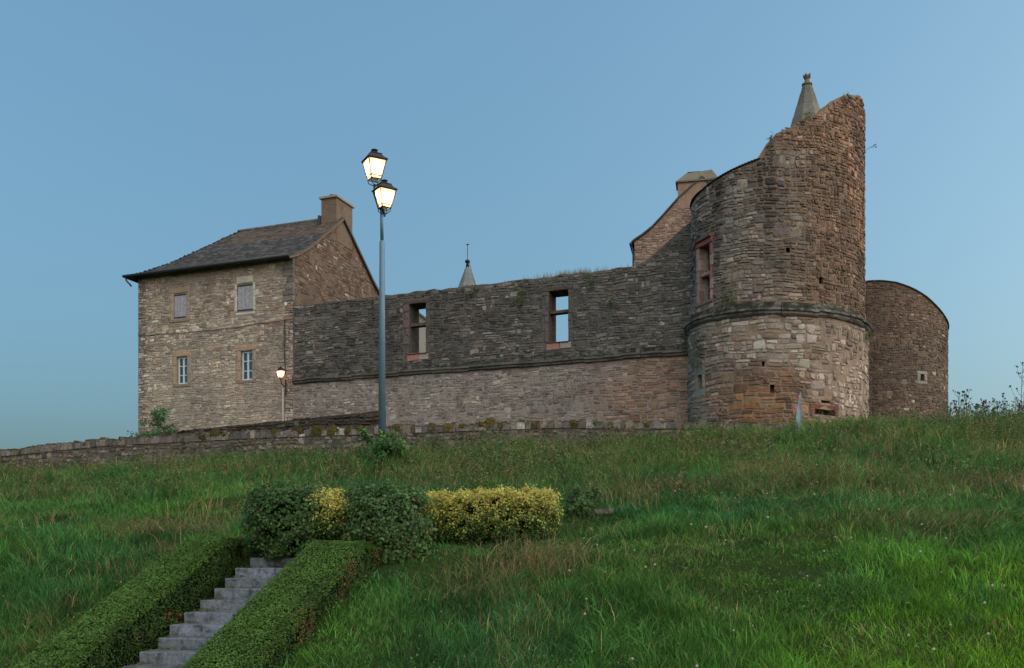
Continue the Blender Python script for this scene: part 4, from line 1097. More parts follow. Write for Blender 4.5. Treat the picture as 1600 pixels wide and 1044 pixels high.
# ------------------------------------------------------------------ leaves
def leaf_mesh(name, P, N, size, cols, mat, aspect=0.55, r=nrg, fold=0.18):
    """one folded diamond leaf for each point"""
    n = len(P)
    rnd = r.normal(size=(n, 3)); T = rnd - (rnd * N).sum(1, keepdims=True) * N; T /= np.linalg.norm(T, axis=1, keepdims=True) + 1e-9
    B = np.cross(N, T)
    L = size[:, None]
    v = np.empty((n, 4, 3)); v[:, 0] = P - T * L * 0.5; v[:, 2] = P + T * L * 0.5
    v[:, 1] = P + B * L * aspect * 0.5 + N * L * fold; v[:, 3] = P - B * L * aspect * 0.5 + N * L * fold
    i = np.arange(n)[:, None] * 4
    loops = np.concatenate([i + [0, 1, 2], i + [0, 2, 3]], 1).ravel()
    return np_mesh(name, v.reshape(-1, 3), loops, np.arange(2 * n) * 3, np.full(2 * n, 3), np.repeat(cols, 4, 0), mat)

def jitter_cols(base, n, amt=0.25, r=nrg):
    k = 1 + r.uniform(-amt, amt, (n, 1)); c = np.asarray(base) * k * (1 + r.uniform(-0.1, 0.1, (n, 3))); return np.clip(c, 0.003, 1)

def unit(v): return v / (np.linalg.norm(v, axis=1, keepdims=True) + 1e-9)

def clipped_hedge(name, label, c0, c1, s0, s1, flat, seed):
    r = np.random.default_rng(seed)
    root = empty(name, (*SCxy((s0 + s1) / 2, (c0 + c1) / 2), nosing((s0 + s1) / 2)), label, 'hedge', 'clipped hedges beside the steps')
    topz = lambda s: np.minimum(nosing(s) + 0.55, flat)
    botz = lambda s: np.minimum(nosing(s) - 0.45, flat - 0.6)
    # solid core, its near-black colour stands for the inner shade
    mb = MB(); ss = np.linspace(s0 + 0.06, s1 - 0.06, 24); vs = []
    for s in ss:
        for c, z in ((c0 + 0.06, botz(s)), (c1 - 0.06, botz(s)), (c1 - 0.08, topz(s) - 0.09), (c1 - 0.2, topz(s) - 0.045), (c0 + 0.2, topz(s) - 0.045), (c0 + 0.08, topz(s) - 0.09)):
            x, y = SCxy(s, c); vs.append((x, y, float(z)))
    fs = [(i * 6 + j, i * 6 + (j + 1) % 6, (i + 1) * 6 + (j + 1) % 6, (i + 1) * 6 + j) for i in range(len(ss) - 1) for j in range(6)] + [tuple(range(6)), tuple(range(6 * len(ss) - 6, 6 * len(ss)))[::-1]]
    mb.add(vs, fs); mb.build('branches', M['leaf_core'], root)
    n = 62000; out_p = []; out_n = []; side = []
    w = c1 - c0
    pick_ = r.random(n); s = r.uniform(s0, s1, n); t = r.random(n)
    lump = (fbm(s * 2.2, t * 3 + seed, seed) - 0.5) * 0.15
    c = np.empty(n); z = np.empty(n); nl = np.zeros((n, 3)); kind = np.zeros(n, int)
    top = pick_ < 0.5; sr = (pick_ >= 0.5) & (pick_ < 0.85); sl = (pick_ >= 0.85) & (pick_ < 0.94); en = pick_ >= 0.94
    dep = r.random(n) ** 2 * 0.10
    c[top] = c0 + w * t[top]; edge = np.abs(t - 0.5) * 2
    z[top] = topz(s[top]) - 0.10 * edge[top] ** 6 + lump[top] * 0.6 - dep[top] * 0.5
    shoot = top & (r.random(n) < 0.012); z[shoot] += r.uniform(0.03, 0.12, shoot.sum())
    for m_, cc, sg in ((sr, c1, 1), (sl, c0, -1)):
        c[m_] = cc + sg * (lump[m_] * 1.4 - dep[m_] - 0.05 * (t[m_] > 0.9)); z[m_] = botz(s[m_]) + (topz(s[m_]) - botz(s[m_])) * t[m_]
    s[en] = np.where(r.random(en.sum()) < 0.7, s1, s0) + r.uniform(-0.06, 0.02, en.sum()); c[en] = c0 + w * t[en]; z[en] = botz(s[en]) + (topz(s[en]) - botz(s[en])) * r.random(en.sum())
    X = 0.23 * s + 0.973 * c; Y = 0.973 * s - 0.23 * c
    slope = np.where(nosing(s) + 0.55 < flat, STEP_R / STEP_T, 0)
    nt = np.stack([-slope * 0.23, -slope * 0.973, np.ones(n)], 1)
    nl[top] = nt[top]; nl[sr] = (0.973, -0.23, 0); nl[sl] = (-0.973, 0.23, 0); nl[en] = (0.23, 0.973, 0)
    nl = unit(unit(nl) + r.normal(size=(n, 3)) * 0.45)
    base = np.where(top[:, None], np.array(lin(78, 108, 44)), np.array(lin(62, 86, 40)))  # tops lighter than sides, skylight put into the leaf colour
    patch = fbm(s * 1.6, c * 2.5 + z * 2, seed + 5)
    brown = ((patch > 0.6) & ~top & (r.random(n) < 0.5))[:, None]
    base = np.where(brown, np.array(lin(112, 84, 52)), base)
    cols = jitter_cols(base, n, 0.45, r) * (0.6 + 0.8 * fbm(s * 3, c * 3, seed + 8))[:, None]
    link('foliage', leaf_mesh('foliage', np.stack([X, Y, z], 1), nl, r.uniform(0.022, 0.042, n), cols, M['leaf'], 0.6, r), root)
    return root
clipped_hedge('clipped_hedge', 'dense clipped green hedge on the far side of the steps, nearer the picture edge', -8.9, -8.08, 9.0, 14.75, 0.31, 201)
clipped_hedge('clipped_hedge', 'broad clipped green hedge between the steps and the open grass slope', -6.62, -5.6, 9.0, 14.7, 0.24, 202)

def shrub(name, label, px0, px1, pyt, pyb, D, depth, leaf, cols_fn, n, seed, boxy=0.0, stems=6, group=None, cat='shrub', loose=False, slope=0.0):
    """leafy shrub filling the given outline at distance D"""
    r = np.random.default_rng(seed)
    A = at(px0, pyb, D); Bq = at(px1, pyt, D); cx, w = (A.x + Bq.x) / 2, (Bq.x - A.x) / 2; zb, zt_ = A.z, Bq.z
    gb_ = min(zb, gz(cx, D)) - 0.03; root = empty(name, (cx, D, gb_), label, cat, group)
    m = MB()
    for k in range(stems):
        a = r.uniform(-0.8, 0.8) * w; p0 = Vector((cx + a * 0.6, D + r.uniform(-.3, .3) * depth, gb_)); p1 = Vector((cx + a, D + r.uniform(-.5, .5) * depth, zb + (zt_ - zb) * r.uniform(0.6, 0.9)))
        md = p0.lerp(p1, 0.5) + Vector((r.uniform(-.1, .1), r.uniform(-.1, .1), 0)); m.tube([p0, md, p1], [0.022, 0.015, 0.006], 5)
    m.build('stems', M['bark'], root)
    # rounded solid block, coloured near-black as the shade between the leaves
    ex_ = 2.2 + 5 * boxy
    def blob(d, k): return d / ((np.abs(d) ** ex_).sum(1, keepdims=True) ** (1 / ex_)) * k
    lat, lon = 9, 16; dirs = np.array([(math.cos(2 * math.pi * j / lon) * math.cos(-1.4 + 2.8 * i / lat), math.sin(2 * math.pi * j / lon) * math.cos(-1.4 + 2.8 * i / lat), math.sin(-1.4 + 2.8 * i / lat)) for i in range(lat + 1) for j in range(lon)])
    cp = blob(dirs, 0.74 if not loose else 0.3)
    to_w = lambda q_: np.stack([cx + q_[:, 0] * w, D + q_[:, 1] * depth / 2, zb + (q_[:, 2] * 0.5 + 0.5) * (zt_ - zb) + slope * q_[:, 0]], 1)
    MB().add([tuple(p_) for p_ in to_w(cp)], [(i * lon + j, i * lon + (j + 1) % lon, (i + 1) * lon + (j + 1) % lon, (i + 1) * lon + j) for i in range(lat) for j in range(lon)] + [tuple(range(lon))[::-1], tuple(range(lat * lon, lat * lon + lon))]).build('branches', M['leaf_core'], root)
    # leaves in clumps over its surface
    nc = max(40, n // 45); f_ = r.uniform(-1, 1, (nc, 3)); ax_ = r.choice(3, nc, p=[0.2, 0.5, 0.3]); f_[np.arange(nc), ax_] = np.where(r.random(nc) < (0.72 if boxy else 0.6), 1, -1) * np.where(ax_ == 1, -1, 1)
    Cc = blob(f_, (r.uniform(0.76, 1.02, (nc, 1)) if boxy > 0.5 else (r.uniform(0.05, 1.12, (nc, 1)) if loose else r.uniform(0.72, 1.05, (nc, 1))))); k = r.integers(0, nc, n)
    q_ = Cc[k] + r.normal(size=(n, 3)) * np.array([0.5 / max(w, 0.3), 0.5 / max(depth / 2, 0.3), 0.9 / max(zt_ - zb, 0.4)]) * 0.11 * (0.7 if boxy > 0.5 else 1.2)
    nn = unit(q_ + r.normal(size=(n, 3)) * 0.6 + np.array([0, -0.2, 0.35]))
    P = to_w(q_)
    P[:, 2] = np.maximum(P[:, 2], ground_z(P[:, 0], P[:, 1]) + 0.02)
    cl = cols_fn(q_, r, n) * (0.75 + 0.5 * r.random(nc)[k])[:, None]
    link('foliage', leaf_mesh('foliage', P, nn, leaf * r.uniform(0.6, 1.25, n), np.clip(cl, 0.003, 1), M['leaf'], 0.6, r), root)
    return root
def dark_leaves(q_, r, n): return jitter_cols(np.where((r.random(n) < 0.05)[:, None], np.array(lin(96, 84, 50)), np.array(lin(62, 92, 46))), n, 0.35, r)
def mid_leaves(q_, r, n): return jitter_cols(np.where((r.random(n) < 0.07)[:, None], np.array(lin(100, 90, 56)), np.array(lin(72, 100, 54))), n, 0.35, r)
def yellow_leaves(q_, r, n):
    t = np.clip(0.42 + 0.6 * q_[:, 2] + r.normal(size=n) * 0.35, 0, 1)
    yl = np.array(lin(186, 174, 88)); gn = np.array(lin(56, 84, 36)); lt = np.array(lin(118, 132, 58))
    c = np.where((t > 0.55)[:, None], yl, np.where((t > 0.3)[:, None], lt, gn)); return jitter_cols(c, n, 0.25, r)
def weed_leaves(q_, r, n): return jitter_cols(np.where((r.random(n) < 0.2)[:, None], np.array(lin(104, 140, 68)), np.array(lin(62, 100, 48))), n, 0.3, r)
shrub('dark_shrub', 'dark green rounded shrub at the head of the steps', 388, 515, 764, 874, 16.2, 1.3, 0.07, dark_leaves, 9500, 301, 0.3, 8)
shrub('yellow_shrub', 'small yellow-leaved shrub squeezed between the two dark green shrubs', 492, 545, 773, 840, 16.0, 0.8, 0.05, yellow_leaves, 4500, 302, 0.35, 4)
shrub('dark_shrub', 'loose dark green shrub with arching shoots beside the long yellow hedge', 541, 668, 766, 880, 15.95, 1.1, 0.075, mid_leaves, 9500, 303, 0.5, 12)
shrub('yellow_hedge', 'long clipped hedge with bright yellow variegated leaves on the slope', 652, 873, 768, 846, 16.9, 1.1, 0.042, yellow_leaves, 34000, 304, 0.75, 10, None, 'hedge', False, 0.05)
shrub('leafy_bush', 'fresh green leafy bush growing round the foot of the lamp post', 556, 640, 670, 738, 28.0, 1.2, 0.11, weed_leaves, 2200, 305, 0.0, 16, None, 'shrub', True)
shrub('low_bush', 'low dark bramble clump in the grass beside the end of the yellow hedge', 872, 945, 762, 808, 18.9, 1.0, 0.07, mid_leaves, 2600, 306, 0.0, 4, None, 'shrub', True)

# sapling in front of the house
def sapling(label, px, pyb, pyt, D, seed):
    r = np.random.default_rng(seed); b0 = at(px, pyb, D); t0 = at(px, pyt, D); g0_ = gz(b0.x, D)
    root = empty('sapling', (b0.x, D, g0_ - 0.1), label, 'sapling')
    m = MB(); m.tube([(b0.x, D, g0_ - 0.1), (b0.x + 0.05, D, b0.z), (t0.x, D, t0.z)], [0.03, 0.022, 0.006], 6); P = []; N = []
    for k in range(16):
        z = b0.z + (t0.z - b0.z) * (k + 0.6) / 16.5; ln = (0.95 - 0.7 * k / 16) * r.uniform(0.7, 1.2); a = r.uniform(0, 6.28)
        p0 = Vector((b0.x, D, z)); p1 = p0 + Vector((math.cos(a) * ln, math.sin(a) * ln, 0.12 + 0.1 * r.random())); m.tube([p0, p1], [0.01, 0.004], 4)
        for j in range(44):
            t = 0.15 + 0.9 * j / 44; p = p0.lerp(p1, t); P.append((p.x + r.normal() * .10, p.y + r.normal() * .10, p.z - 0.08 * t * t + r.normal() * .08)); N.append((r.normal() * .6, -1 + r.normal() * .4, 0.7 + r.normal() * .4))
    m.build('trunk', M['bark'], root)
    link('crown', leaf_mesh('crown', np.array(P), unit(np.array(N)), r.uniform(0.08, 0.15, len(P)), jitter_cols(lin(60, 98, 56), len(P), 0.25, r), M['leaf'], 0.45, r), root)
sapling('young green sapling standing behind the boundary wall before the house front', 246, 690, 641, 37.4, 311)

# plants on the masonry
def wall_tuft(Mp, uvf, px, py, size, n, seed, label, col=(72, 92, 52), hang=0.3):
    r = np.random.default_rng(seed); u, z = uvf(px, py); b0 = Vector(Mp(u, z, -0.03))
    nr = Vector(Mp(u, z, -1)) - Vector(Mp(u, z, 0))
    P = np.array(b0) + r.normal(size=(n, 3)) * size * np.array([0.42, 0.42, 0.5]) * 0.6 + np.array(nr) * np.abs(r.normal(size=(n, 1))) * size * 0.35
    P[:, 2] -= hang * size * np.abs(r.normal(size=n))
    N = unit(np.array(nr)[None] + r.normal(size=(n, 3)) * 0.6 + np.array([0, 0, 0.5]))
    o = empty('wall_plant', tuple(b0), label, 'plant'); link('foliage', leaf_mesh('foliage', P, N, r.uniform(0.05, 0.1, n), jitter_cols(lin(*col), n, 0.35, r), M['leaf'], 0.4, r), o)
wall_tuft(Wm, wuv, 925, 438, 0.42, 160, 401, 'round green leaf tuft high on the curtain wall near the taller window')
wall_tuft(Wm, wuv, 815, 458, 0.7, 260, 402, 'hanging green weeds under the curtain wall top between the two windows', (82, 100, 52), 0.5)
wall_tuft(Wm, wuv, 955, 470, 0.4, 120, 403, 'small dark ivy patch on the curtain wall below the round leaf tuft', (60, 80, 46))
wall_tuft(Wm, wuv, 740, 452, 0.4, 100, 404, 'little weed tuft at the wall top under the slender spire', (84, 96, 50))
wall_tuft(Lm, Luv, 1096, 527, 0.75, 520, 405, 'dark hanging vegetation under the ring ledge at the tower corner', (52, 66, 42), 0.9)
wall_tuft(Um, Uuv, 1145, 472, 0.6, 220, 406, 'low green weeds growing on the tower ring ledge', (74, 84, 44), 0.1)
wall_tuft(Lm, Luv, 1352, 524, 0.25, 60, 407, 'small green tuft at the right end of the tower ring ledge', (88, 108, 52), 0.4)
tw = MB(); u_, z_ = Uuv(1347, 236); p0 = Vector(Um(u_, z_, 0))
tw.tube([p0, p0 + Vector((0.25, 0, 0.1)), p0 + Vector((0.5, 0, 0.24))], 0.007, 4); tw.tube([p0 + Vector((0.3, 0, 0.13)), p0 + Vector((0.52, 0, 0.15))], 0.006, 4)
for q_ in ((0.5, 0.24), (0.52, 0.15), (0.44, 0.2)): tw.lathe(p0 + Vector((q_[0], 0, q_[1])), [(0.01, -0.02), (0.03, 0), (0.01, 0.03)], 6)
tag(tw.build('wall_twig', M['bark']), 'thin twig sticking out of the ruined tower edge against the sky', 'plant')

# ------------------------------------------------------------------ tall dead weeds on the crest
def tall_weed(px, D, h, seed, label, group=None, branches=7, lean=0.15, name='tall_weed'):
    r = random.Random(seed); x = (px - 800) / F * D; z = gz(x, D); root = empty(name, (x, D, z), label, 'weed', group)
    m = MB(); hd = MB(); dx = r.uniform(-lean, lean) * h; top = Vector((x + dx, D, z + h)); b0 = Vector((x, D, z - 0.03)); c = lin(92, 82, 62)
    m.tube([b0, b0.lerp(top, 0.5) + Vector((r.uniform(-.04, .04), 0, 0)), top], [0.012, 0.009, 0.005], 5, c)
    ends = [top]
    for k in range(branches):
        t = r.uniform(0.3, 0.92); p = b0.lerp(top, t); a = r.uniform(0, 6.28); ln = h * r.uniform(0.12, 0.32) * (1.2 - t * 0.5); e = p + Vector((math.cos(a) * ln * 0.6, math.sin(a) * ln * 0.6, ln)); m.tube([p, p.lerp(e, 0.5) + Vector((math.cos(a) * ln * .15, 0, 0)), e], [0.007, 0.005, 0.004], 4, c); ends.append(e)
    for e in ends:
        s = r.uniform(0.018, 0.04); hd.lathe(e, [(s * 0.3, -s), (s, -0.2 * s), (s * 0.9, 0.4 * s), (s * 0.2, 0.7 * s)], 6, vary(lin(78, 66, 52), r, 0.3))
        for j in range(3): o = Vector((r.uniform(-.06, .06), r.uniform(-.06, .06), r.uniform(-.07, .04))); hd.lathe(e + o, [(0.004, -0.012), (0.014, 0), (0.004, 0.014)], 5, vary(lin(84, 76, 56), r, 0.3)); m.tube([e - Vector((0, 0, 0.04)), e + o], 0.003, 3, c)
    m.build('stem', M['leaf'], root); hd.build('sprays', M['leaf'], root)
rg = random.Random(121)
for k in range(26):
    px = 1484 + k * 6.2 + rg.uniform(-3, 3)
    tall_weed(px, 32.0 + rg.uniform(-1, 1.2), rg.uniform(0.55, 1.25), 500 + k, 'thin dead seed-headed weed against the sky on the crest beside the far tower', 'dead weeds along the crest')
tall_weed(1597, 31.0, 2.0, 560, 'tallest branching dead weed on the crest at the right picture edge', None, 12, 0.02)
tall_weed(1130, 30.2, 0.9, 561, 'single dead weed before the foot of the ruined tower', None, 8, 0.1)

# ------------------------------------------------------------------ leaning board and slab
bd = at(1246, 668, 30.4); bz = gz(bd.x, bd.y) - 0.05
sgn_ = empty('leaning_board', (bd.x, bd.y, bz), 'narrow pale blue board propped on a post at the foot of the ruined tower', 'board')
ztp = (HZ - 612) / F * 30.4
MB().obox((bd.x + 0.1, bd.y + 0.05, (bz + ztp) / 2), Vector((0.028, 0, 0)), Vector((0, 0.03, 0)), Vector((0, 0, (ztp - bz) / 2))).build('post', M['board'], sgn_)
vs = []
for dy in (-0.02, 0.012):
    vs += [(bd.x - 0.12, bd.y + dy - 0.15, bz), (bd.x + 0.04, bd.y + dy - 0.1, bz), (bd.x + 0.125, bd.y + dy + 0.02, ztp - 0.02), (bd.x + 0.075, bd.y + dy + 0.02, ztp - 0.01), (bd.x - 0.02, bd.y + dy - 0.05, bz + (ztp - bz) * 0.66), (bd.x - 0.09, bd.y + dy - 0.12, bz + (ztp - bz) * 0.4)]
MB().add(vs, [(0, 1, 2, 3, 4, 5), (11, 10, 9, 8, 7, 6)] + [(k, (k + 1) % 6, (k + 1) % 6 + 6, k + 6) for k in range(6)]).build('panel', M['board'], sgn_)
fl_ = MB()
for (dx, dz) in ((-0.1, 0.62), (0.02, 0.86)): fl_.lathe((bd.x + dx - 0.03, bd.y - 0.12, bz + (ztp - bz) * dz), [(0.01, -0.03), (0.045, -0.01), (0.04, 0.03), (0.01, 0.045)], 8)
fl_.build('reflector', M['pink'], sgn_)
k0, k1 = at(893, 801, 19.0), at(958, 798, 19.0)
sl = MB(); zz = max(gz(k0.x, 19.0), gz(k1.x, 19.0), k0.z - 0.05)
sl.obox(((k0.x + k1.x) / 2, 19.15, zz + 0.03), Vector(((k1.x - k0.x) / 2, 0, 0.02)), Vector((0, 0.16, 0)), Vector((0, 0, 0.05)), lin(130, 124, 114))
tag(sl.build('stone_slab', M['concrete']), 'flat pale stone slab half hidden in grass beside the yellow hedge', 'slab')

# ------------------------------------------------------------------ grass
def in_bed(s, c):
    """steps and hedges keep clear of grass"""
    return ((c > -8.95) & (c < -5.72) & (s < 14.75)) | ((c > -8.0) & (c < -6.7) & (s < 15.3))
WPX = np.array([-30.5, -20.3, -4.4, 2.0, 9.3]); WPY = np.array([41.2, 38.0, 33.0, 31.8, 30.6])
def sow(n, r, ymin=8.6, ymax=41.0, marg=1.22):
    Y = ymin * (ymax / ymin) ** r.random(n); X = (r.uniform(-800 * marg, 800 * marg, n)) / F * Y
    s = 0.23 * X + 0.973 * Y; c = 0.973 * X - 0.23 * Y
    wy = np.where(X < 9.3, np.interp(X, WPX, WPY) - 0.12, 99)
    d2 = (X - TC[0]) ** 2 + (Y - TC[1]) ** 2; d3 = (X - T2[0]) ** 2 + (Y - T2[1]) ** 2
    ok = ~in_bed(s, c) & (Y < wy) & (s < 40) & (d2 > 3.5 ** 2) & (d3 > 3.3 ** 2) & (s > 8)
    return X[ok], Y[ok]
def blades(name, X, Y, H, Wd, lean, ang, cols, mat, parent=None, r=nrg, bend=0.35):
    n = len(X); Z = ground_z(X, Y) - 0.02
    yaw = r.uniform(0, math.pi, n); wx, wy = np.cos(yaw) * Wd / 2, np.sin(yaw) * Wd / 2
    lx, ly = np.cos(ang) * lean * H, np.sin(ang) * lean * H
    up = np.sqrt(np.clip(1 - 0.55 * np.minimum(lean, 1.3) ** 2, 0.08, 1)) * H
    v = np.empty((n, 5, 3))
    v[:, 0] = np.stack([X - wx, Y - wy, Z], 1); v[:, 1] = np.stack([X + wx, Y + wy, Z], 1)
    mx, my, mz = X + lx * bend, Y + ly * bend, Z + up * 0.62
    v[:, 2] = np.stack([mx + wx * 0.8, my + wy * 0.8, mz], 1); v[:, 3] = np.stack([mx - wx * 0.8, my - wy * 0.8, mz], 1)
    v[:, 4] = np.stack([X + lx, Y + ly, Z + up], 1)
    i = np.arange(n)[:, None] * 5
    loops = np.concatenate([i + [0, 1, 2, 3], i + [3, 2, 4]], 1).ravel()
    st = (np.arange(n)[:, None] * 7 + [0, 4]).ravel(); tt = np.tile([4, 3], n)
    return link(name, np_mesh(name, v.reshape(-1, 3), loops, st, tt, np.repeat(cols, 5, 0), mat), parent)
r = np.random.default_rng(900)
X, Y = sow(300000, r); n0 = len(X)
TX, TY = sow(15000, r); nt = len(TX); tk = r.integers(0, nt, 225000)            # tussocks
trad = r.uniform(0.05, 0.16, nt); toff = r.normal(size=(len(tk), 2)) * trad[tk][:, None]
X = np.concatenate([X, TX[tk] + toff[:, 0]]); Y = np.concatenate([Y, TY[tk] + toff[:, 1]]); n = len(X)
tuft = np.concatenate([np.full(n0, -1), tk]); is_t = tuft >= 0
bed = in_bed(0.23 * X + 0.973 * Y, 0.973 * X - 0.23 * Y); keep = ~bed & (Y < np.where(X < 9.3, np.interp(X, WPX, WPY) - 0.1, 99))
X, Y, tuft, is_t = X[keep], Y[keep], tuft[keep], is_t[keep]; toffk = np.concatenate([np.zeros((n0, 2)), toff])[keep]; n = len(X)
s_, c_ = 0.23 * X + 0.973 * Y, 0.973 * X - 0.23 * Y
hn = fbm(X * 0.55, Y * 0.55, 41); hn2 = fbm(X * 2.3, Y * 2.3, 43)
upper = np.clip((s_ - 19) / 8, 0, 1); rightside = np.clip((X + 1) / 8, 0, 1)
H = (0.15 + 0.22 * np.clip(hn * 1.6 - 0.4, 0, 1) + 0.16 * (hn2 - 0.5)) * r.uniform(0.55, 1.25, n) * (0.85 + 0.35 * upper)
th_ = r.uniform(0.8, 1.9, nt); H = np.where(is_t, H * th_[tuft], H * 0.85); H = np.clip(H * (0.78 + 0.75 * np.clip((s_ - 20.5) / 3.5, 0, 1) * (0.5 + 0.5 * rightside)), 0.05, 0.6)
near_shrub = (s_ > 14.0) & (s_ < 16.4) & (c_ > -9) & (c_ < 1.5); H[near_shrub] *= 0.5
matted = np.clip((fbm(X * 0.8 + 50, Y * 0.8, 47) - 0.42) * 4, 0, 1)
lean = r.uniform(0.2, 0.95, n) + matted * r.uniform(0.2, 0.9, n)
ang = -1.75 + (fbm(X * 0.7, Y * 0.7, 53) - 0.5) * 9 + r.normal(size=n) * 1.9
ang = np.where(is_t, np.arctan2(toffk[:, 1], toffk[:, 0]) + r.normal(size=n) * 0.5, ang)
Wd = (0.0052 + 0.00036 * Y) * r.uniform(0.7, 1.4, n)
green = np.array(lin(80, 124, 46)); blueg = np.array(lin(52, 104, 56)); lamplit = np.array(lin(118, 170, 30)); olive = np.array(lin(112, 126, 62)); straw = np.array(lin(142, 128, 86)); brownp = np.array(lin(112, 92, 66))
hue = np.clip((fbm(X * 0.4 + 20, Y * 0.4, 59) - 0.5) * 1.5 + 0.45, 0, 1); dry = fbm(X * 0.7 + 7, Y * 0.7 + 3, 61) + 0.15 * upper + 0.06 * rightside * upper
cols = green[None] * (1 - hue[:, None]) + blueg[None] * hue[:, None]
lamplit_f = np.clip((X - 2.4) / 3.6, 0, 1) * np.clip((14.8 - Y) / 3.6, 0, 1) * np.clip(fbm(X * 0.9, Y * 0.9, 67) * 3.4 - 0.7, 0, 1)  # glow of a lamp beyond the frame, put into the blade colour
cols = cols * (1 - lamplit_f[:, None]) + lamplit[None] * lamplit_f[:, None]
k = r.random(n)
pd = np.clip((dry - 0.48) * 2.6, 0.08, 0.75)
cols = np.where((k < pd * 0.55)[:, None], olive[None], cols); cols = np.where((k < pd * 0.3)[:, None], straw[None], cols); cols = np.where((k < pd * 0.12)[:, None], brownp[None], cols)
cols = cols * (0.5 + 1.0 * fbm(X * 1.6 + 70, Y * 1.6, 63))[:, None]
tb_ = r.uniform(0.5, 1.6, nt); cols = cols * np.where(is_t, tb_[tuft], 0.9)[:, None]
cols = np.clip(cols * r.uniform(0.5, 1.4, (n, 1)) * (1 + r.uniform(-0.08, 0.08, (n, 3))), 0.003, 1)
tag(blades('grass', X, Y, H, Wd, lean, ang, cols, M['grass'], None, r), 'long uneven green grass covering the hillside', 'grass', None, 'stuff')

# taller dry stalks, thickest on the upper slope and the crest
X, Y = sow(60000, r, 14.5, 40.0); s_ = 0.23 * X + 0.973 * Y
den = fbm(X * 0.6 + 90, Y * 0.6, 71) + 0.16 * np.clip((s_ - 22) / 8, 0, 1) + 0.10 * np.clip(X / 8, 0, 1)
ok = r.random(len(X)) < np.clip((den - 0.62) * 2.6, 0.006, 0.6); X, Y = X[ok], Y[ok]
ex = []; ey = []
for (px, py_, D, sp, m_) in ((1200, 775, 22.5, 0.5, 500), (1330, 790, 22, 0.9, 420), (840, 905, 14.6, 0.35, 260), (760, 900, 14.2, 0.5, 200), (860, 690, 30, 2.5, 500), (690, 720, 26.5, 0.9, 350)):
    p = at(px, py_, D); ex.append(r.normal(p.x, sp, m_)); ey.append(r.normal(D, sp, m_))
X = np.concatenate([X] + ex); Y = np.concatenate([Y] + ey); n = len(X)
H = r.uniform(0.3, 0.75, n) * np.where(Y < 17, 0.55, 1.0); cols = np.where((r.random(n) < 0.55)[:, None], np.array(lin(160, 136, 92)), np.array(lin(122, 112, 72)))
cols = np.clip(cols * r.uniform(0.6, 1.2, (n, 1)), 0.003, 1)
tag(blades('dry_grass', X, Y, H, (0.004 + 0.00030 * Y) * r.uniform(0.7, 1.3, n), r.uniform(0.1, 1.05, n), r.uniform(0, 6.28, n), cols, M['grass'], None, r, 0.3), 'thin straw-coloured dry stalks standing in the hillside grass', 'grass', None, 'stuff')

# flattened straw lying in patches
ex = []; ey = []
for (px, py_, D, sx, sy, m_) in ((1320, 790, 21.0, 1.2, 0.5, 1500), (840, 880, 15.0, 0.6, 0.4, 520), (770, 915, 14.0, 0.6, 0.35, 420), (1000, 765, 22.0, 1.5, 0.6, 1100), (120, 740, 27.0, 2.0, 0.6, 1100), (270, 820, 19.0, 0.9, 0.5, 900), (1540, 810, 20.0, 1.0, 0.5, 900), (1450, 880, 15.5, 0.7, 0.4, 500), (1180, 700, 28.0, 2.0, 0.8, 1100), (700, 760, 24.0, 1.5, 0.6, 700)):
    p = at(px, py_, D); ex.append(r.normal(p.x, sx, m_)); ey.append(r.normal(D, sy, m_))
X = np.concatenate(ex); Y = np.concatenate(ey); ok = ~in_bed(0.23 * X + 0.973 * Y, 0.973 * X - 0.23 * Y) & ((Y > 18) | (X > -2.3)); X, Y = X[ok], Y[ok]; n = len(X)
lay = blades('flattened_straw', X, Y, r.uniform(0.3, 0.6, n), (0.005 + 0.0004 * Y) * r.uniform(0.7, 1.3, n), r.uniform(0.9, 1.3, n), -1.2 + r.normal(size=n) * 0.9, np.clip(np.where((r.random(n) < 0.6)[:, None], np.array(lin(148, 138, 96)), np.array(lin(108, 106, 66))) * r.uniform(0.55, 1.35, (n, 1)), 0.003, 1), M['grass'], None, r, 0.3)
tag(lay, 'flattened straw-coloured grass lying in patches on the slope', 'grass', None, 'stuff')

# upright leafy weeds in the rough upper slope
X, Y = sow(14000, r, 17.0, 38.0, 1.15); s_ = 0.23 * X + 0.973 * Y
ok = (r.random(len(X)) < np.clip((s_ - 20) / 6, 0, 1) * np.clip(fbm(X * 0.5 + 11, Y * 0.5, 87) * 2.6 - 0.9, 0.06, 1) * np.where(X > -3, 1, 0.35)); X, Y = X[ok], Y[ok]; n = len(X)
Hw = r.uniform(0.4, 0.85, n); tone = r.random(n); wc = np.where((tone < 0.45)[:, None], np.array(lin(66, 92, 46)), np.where((tone < 0.8)[:, None], np.array(lin(96, 104, 58)), np.array(lin(112, 92, 62))))
stems = blades('tall_weeds', X, Y, Hw, np.full(n, 0.014), r.uniform(0.05, 0.3, n), r.uniform(0, 6.28, n), wc * 0.8, M['grass'], None, r)
tag(stems, 'upright leafy and seeding weeds in the rough upper slope', 'weeds', None, 'stuff')
k_ = np.repeat(np.arange(n), 16); t_ = r.uniform(0.25, 1.08, len(k_)); sp = 0.10 * (1.15 - t_ * 0.8)
P = np.stack([X[k_] + r.normal(size=len(k_)) * sp, Y[k_] + r.normal(size=len(k_)) * sp, ground_z(X, Y)[k_] + Hw[k_] * t_], 1)
N = unit(np.stack([r.normal(size=len(k_)) * 0.6, r.normal(size=len(k_)) * 0.5 - 0.5, np.ones(len(k_)) * 0.8], 1))
lf = link('leaves', leaf_mesh('leaves', P, N, r.uniform(0.045, 0.11, len(k_)), np.clip(wc[k_] * r.uniform(0.4, 1.5, (len(k_), 1)), 0.003, 1), M['leaf'], 0.42, r), stems)

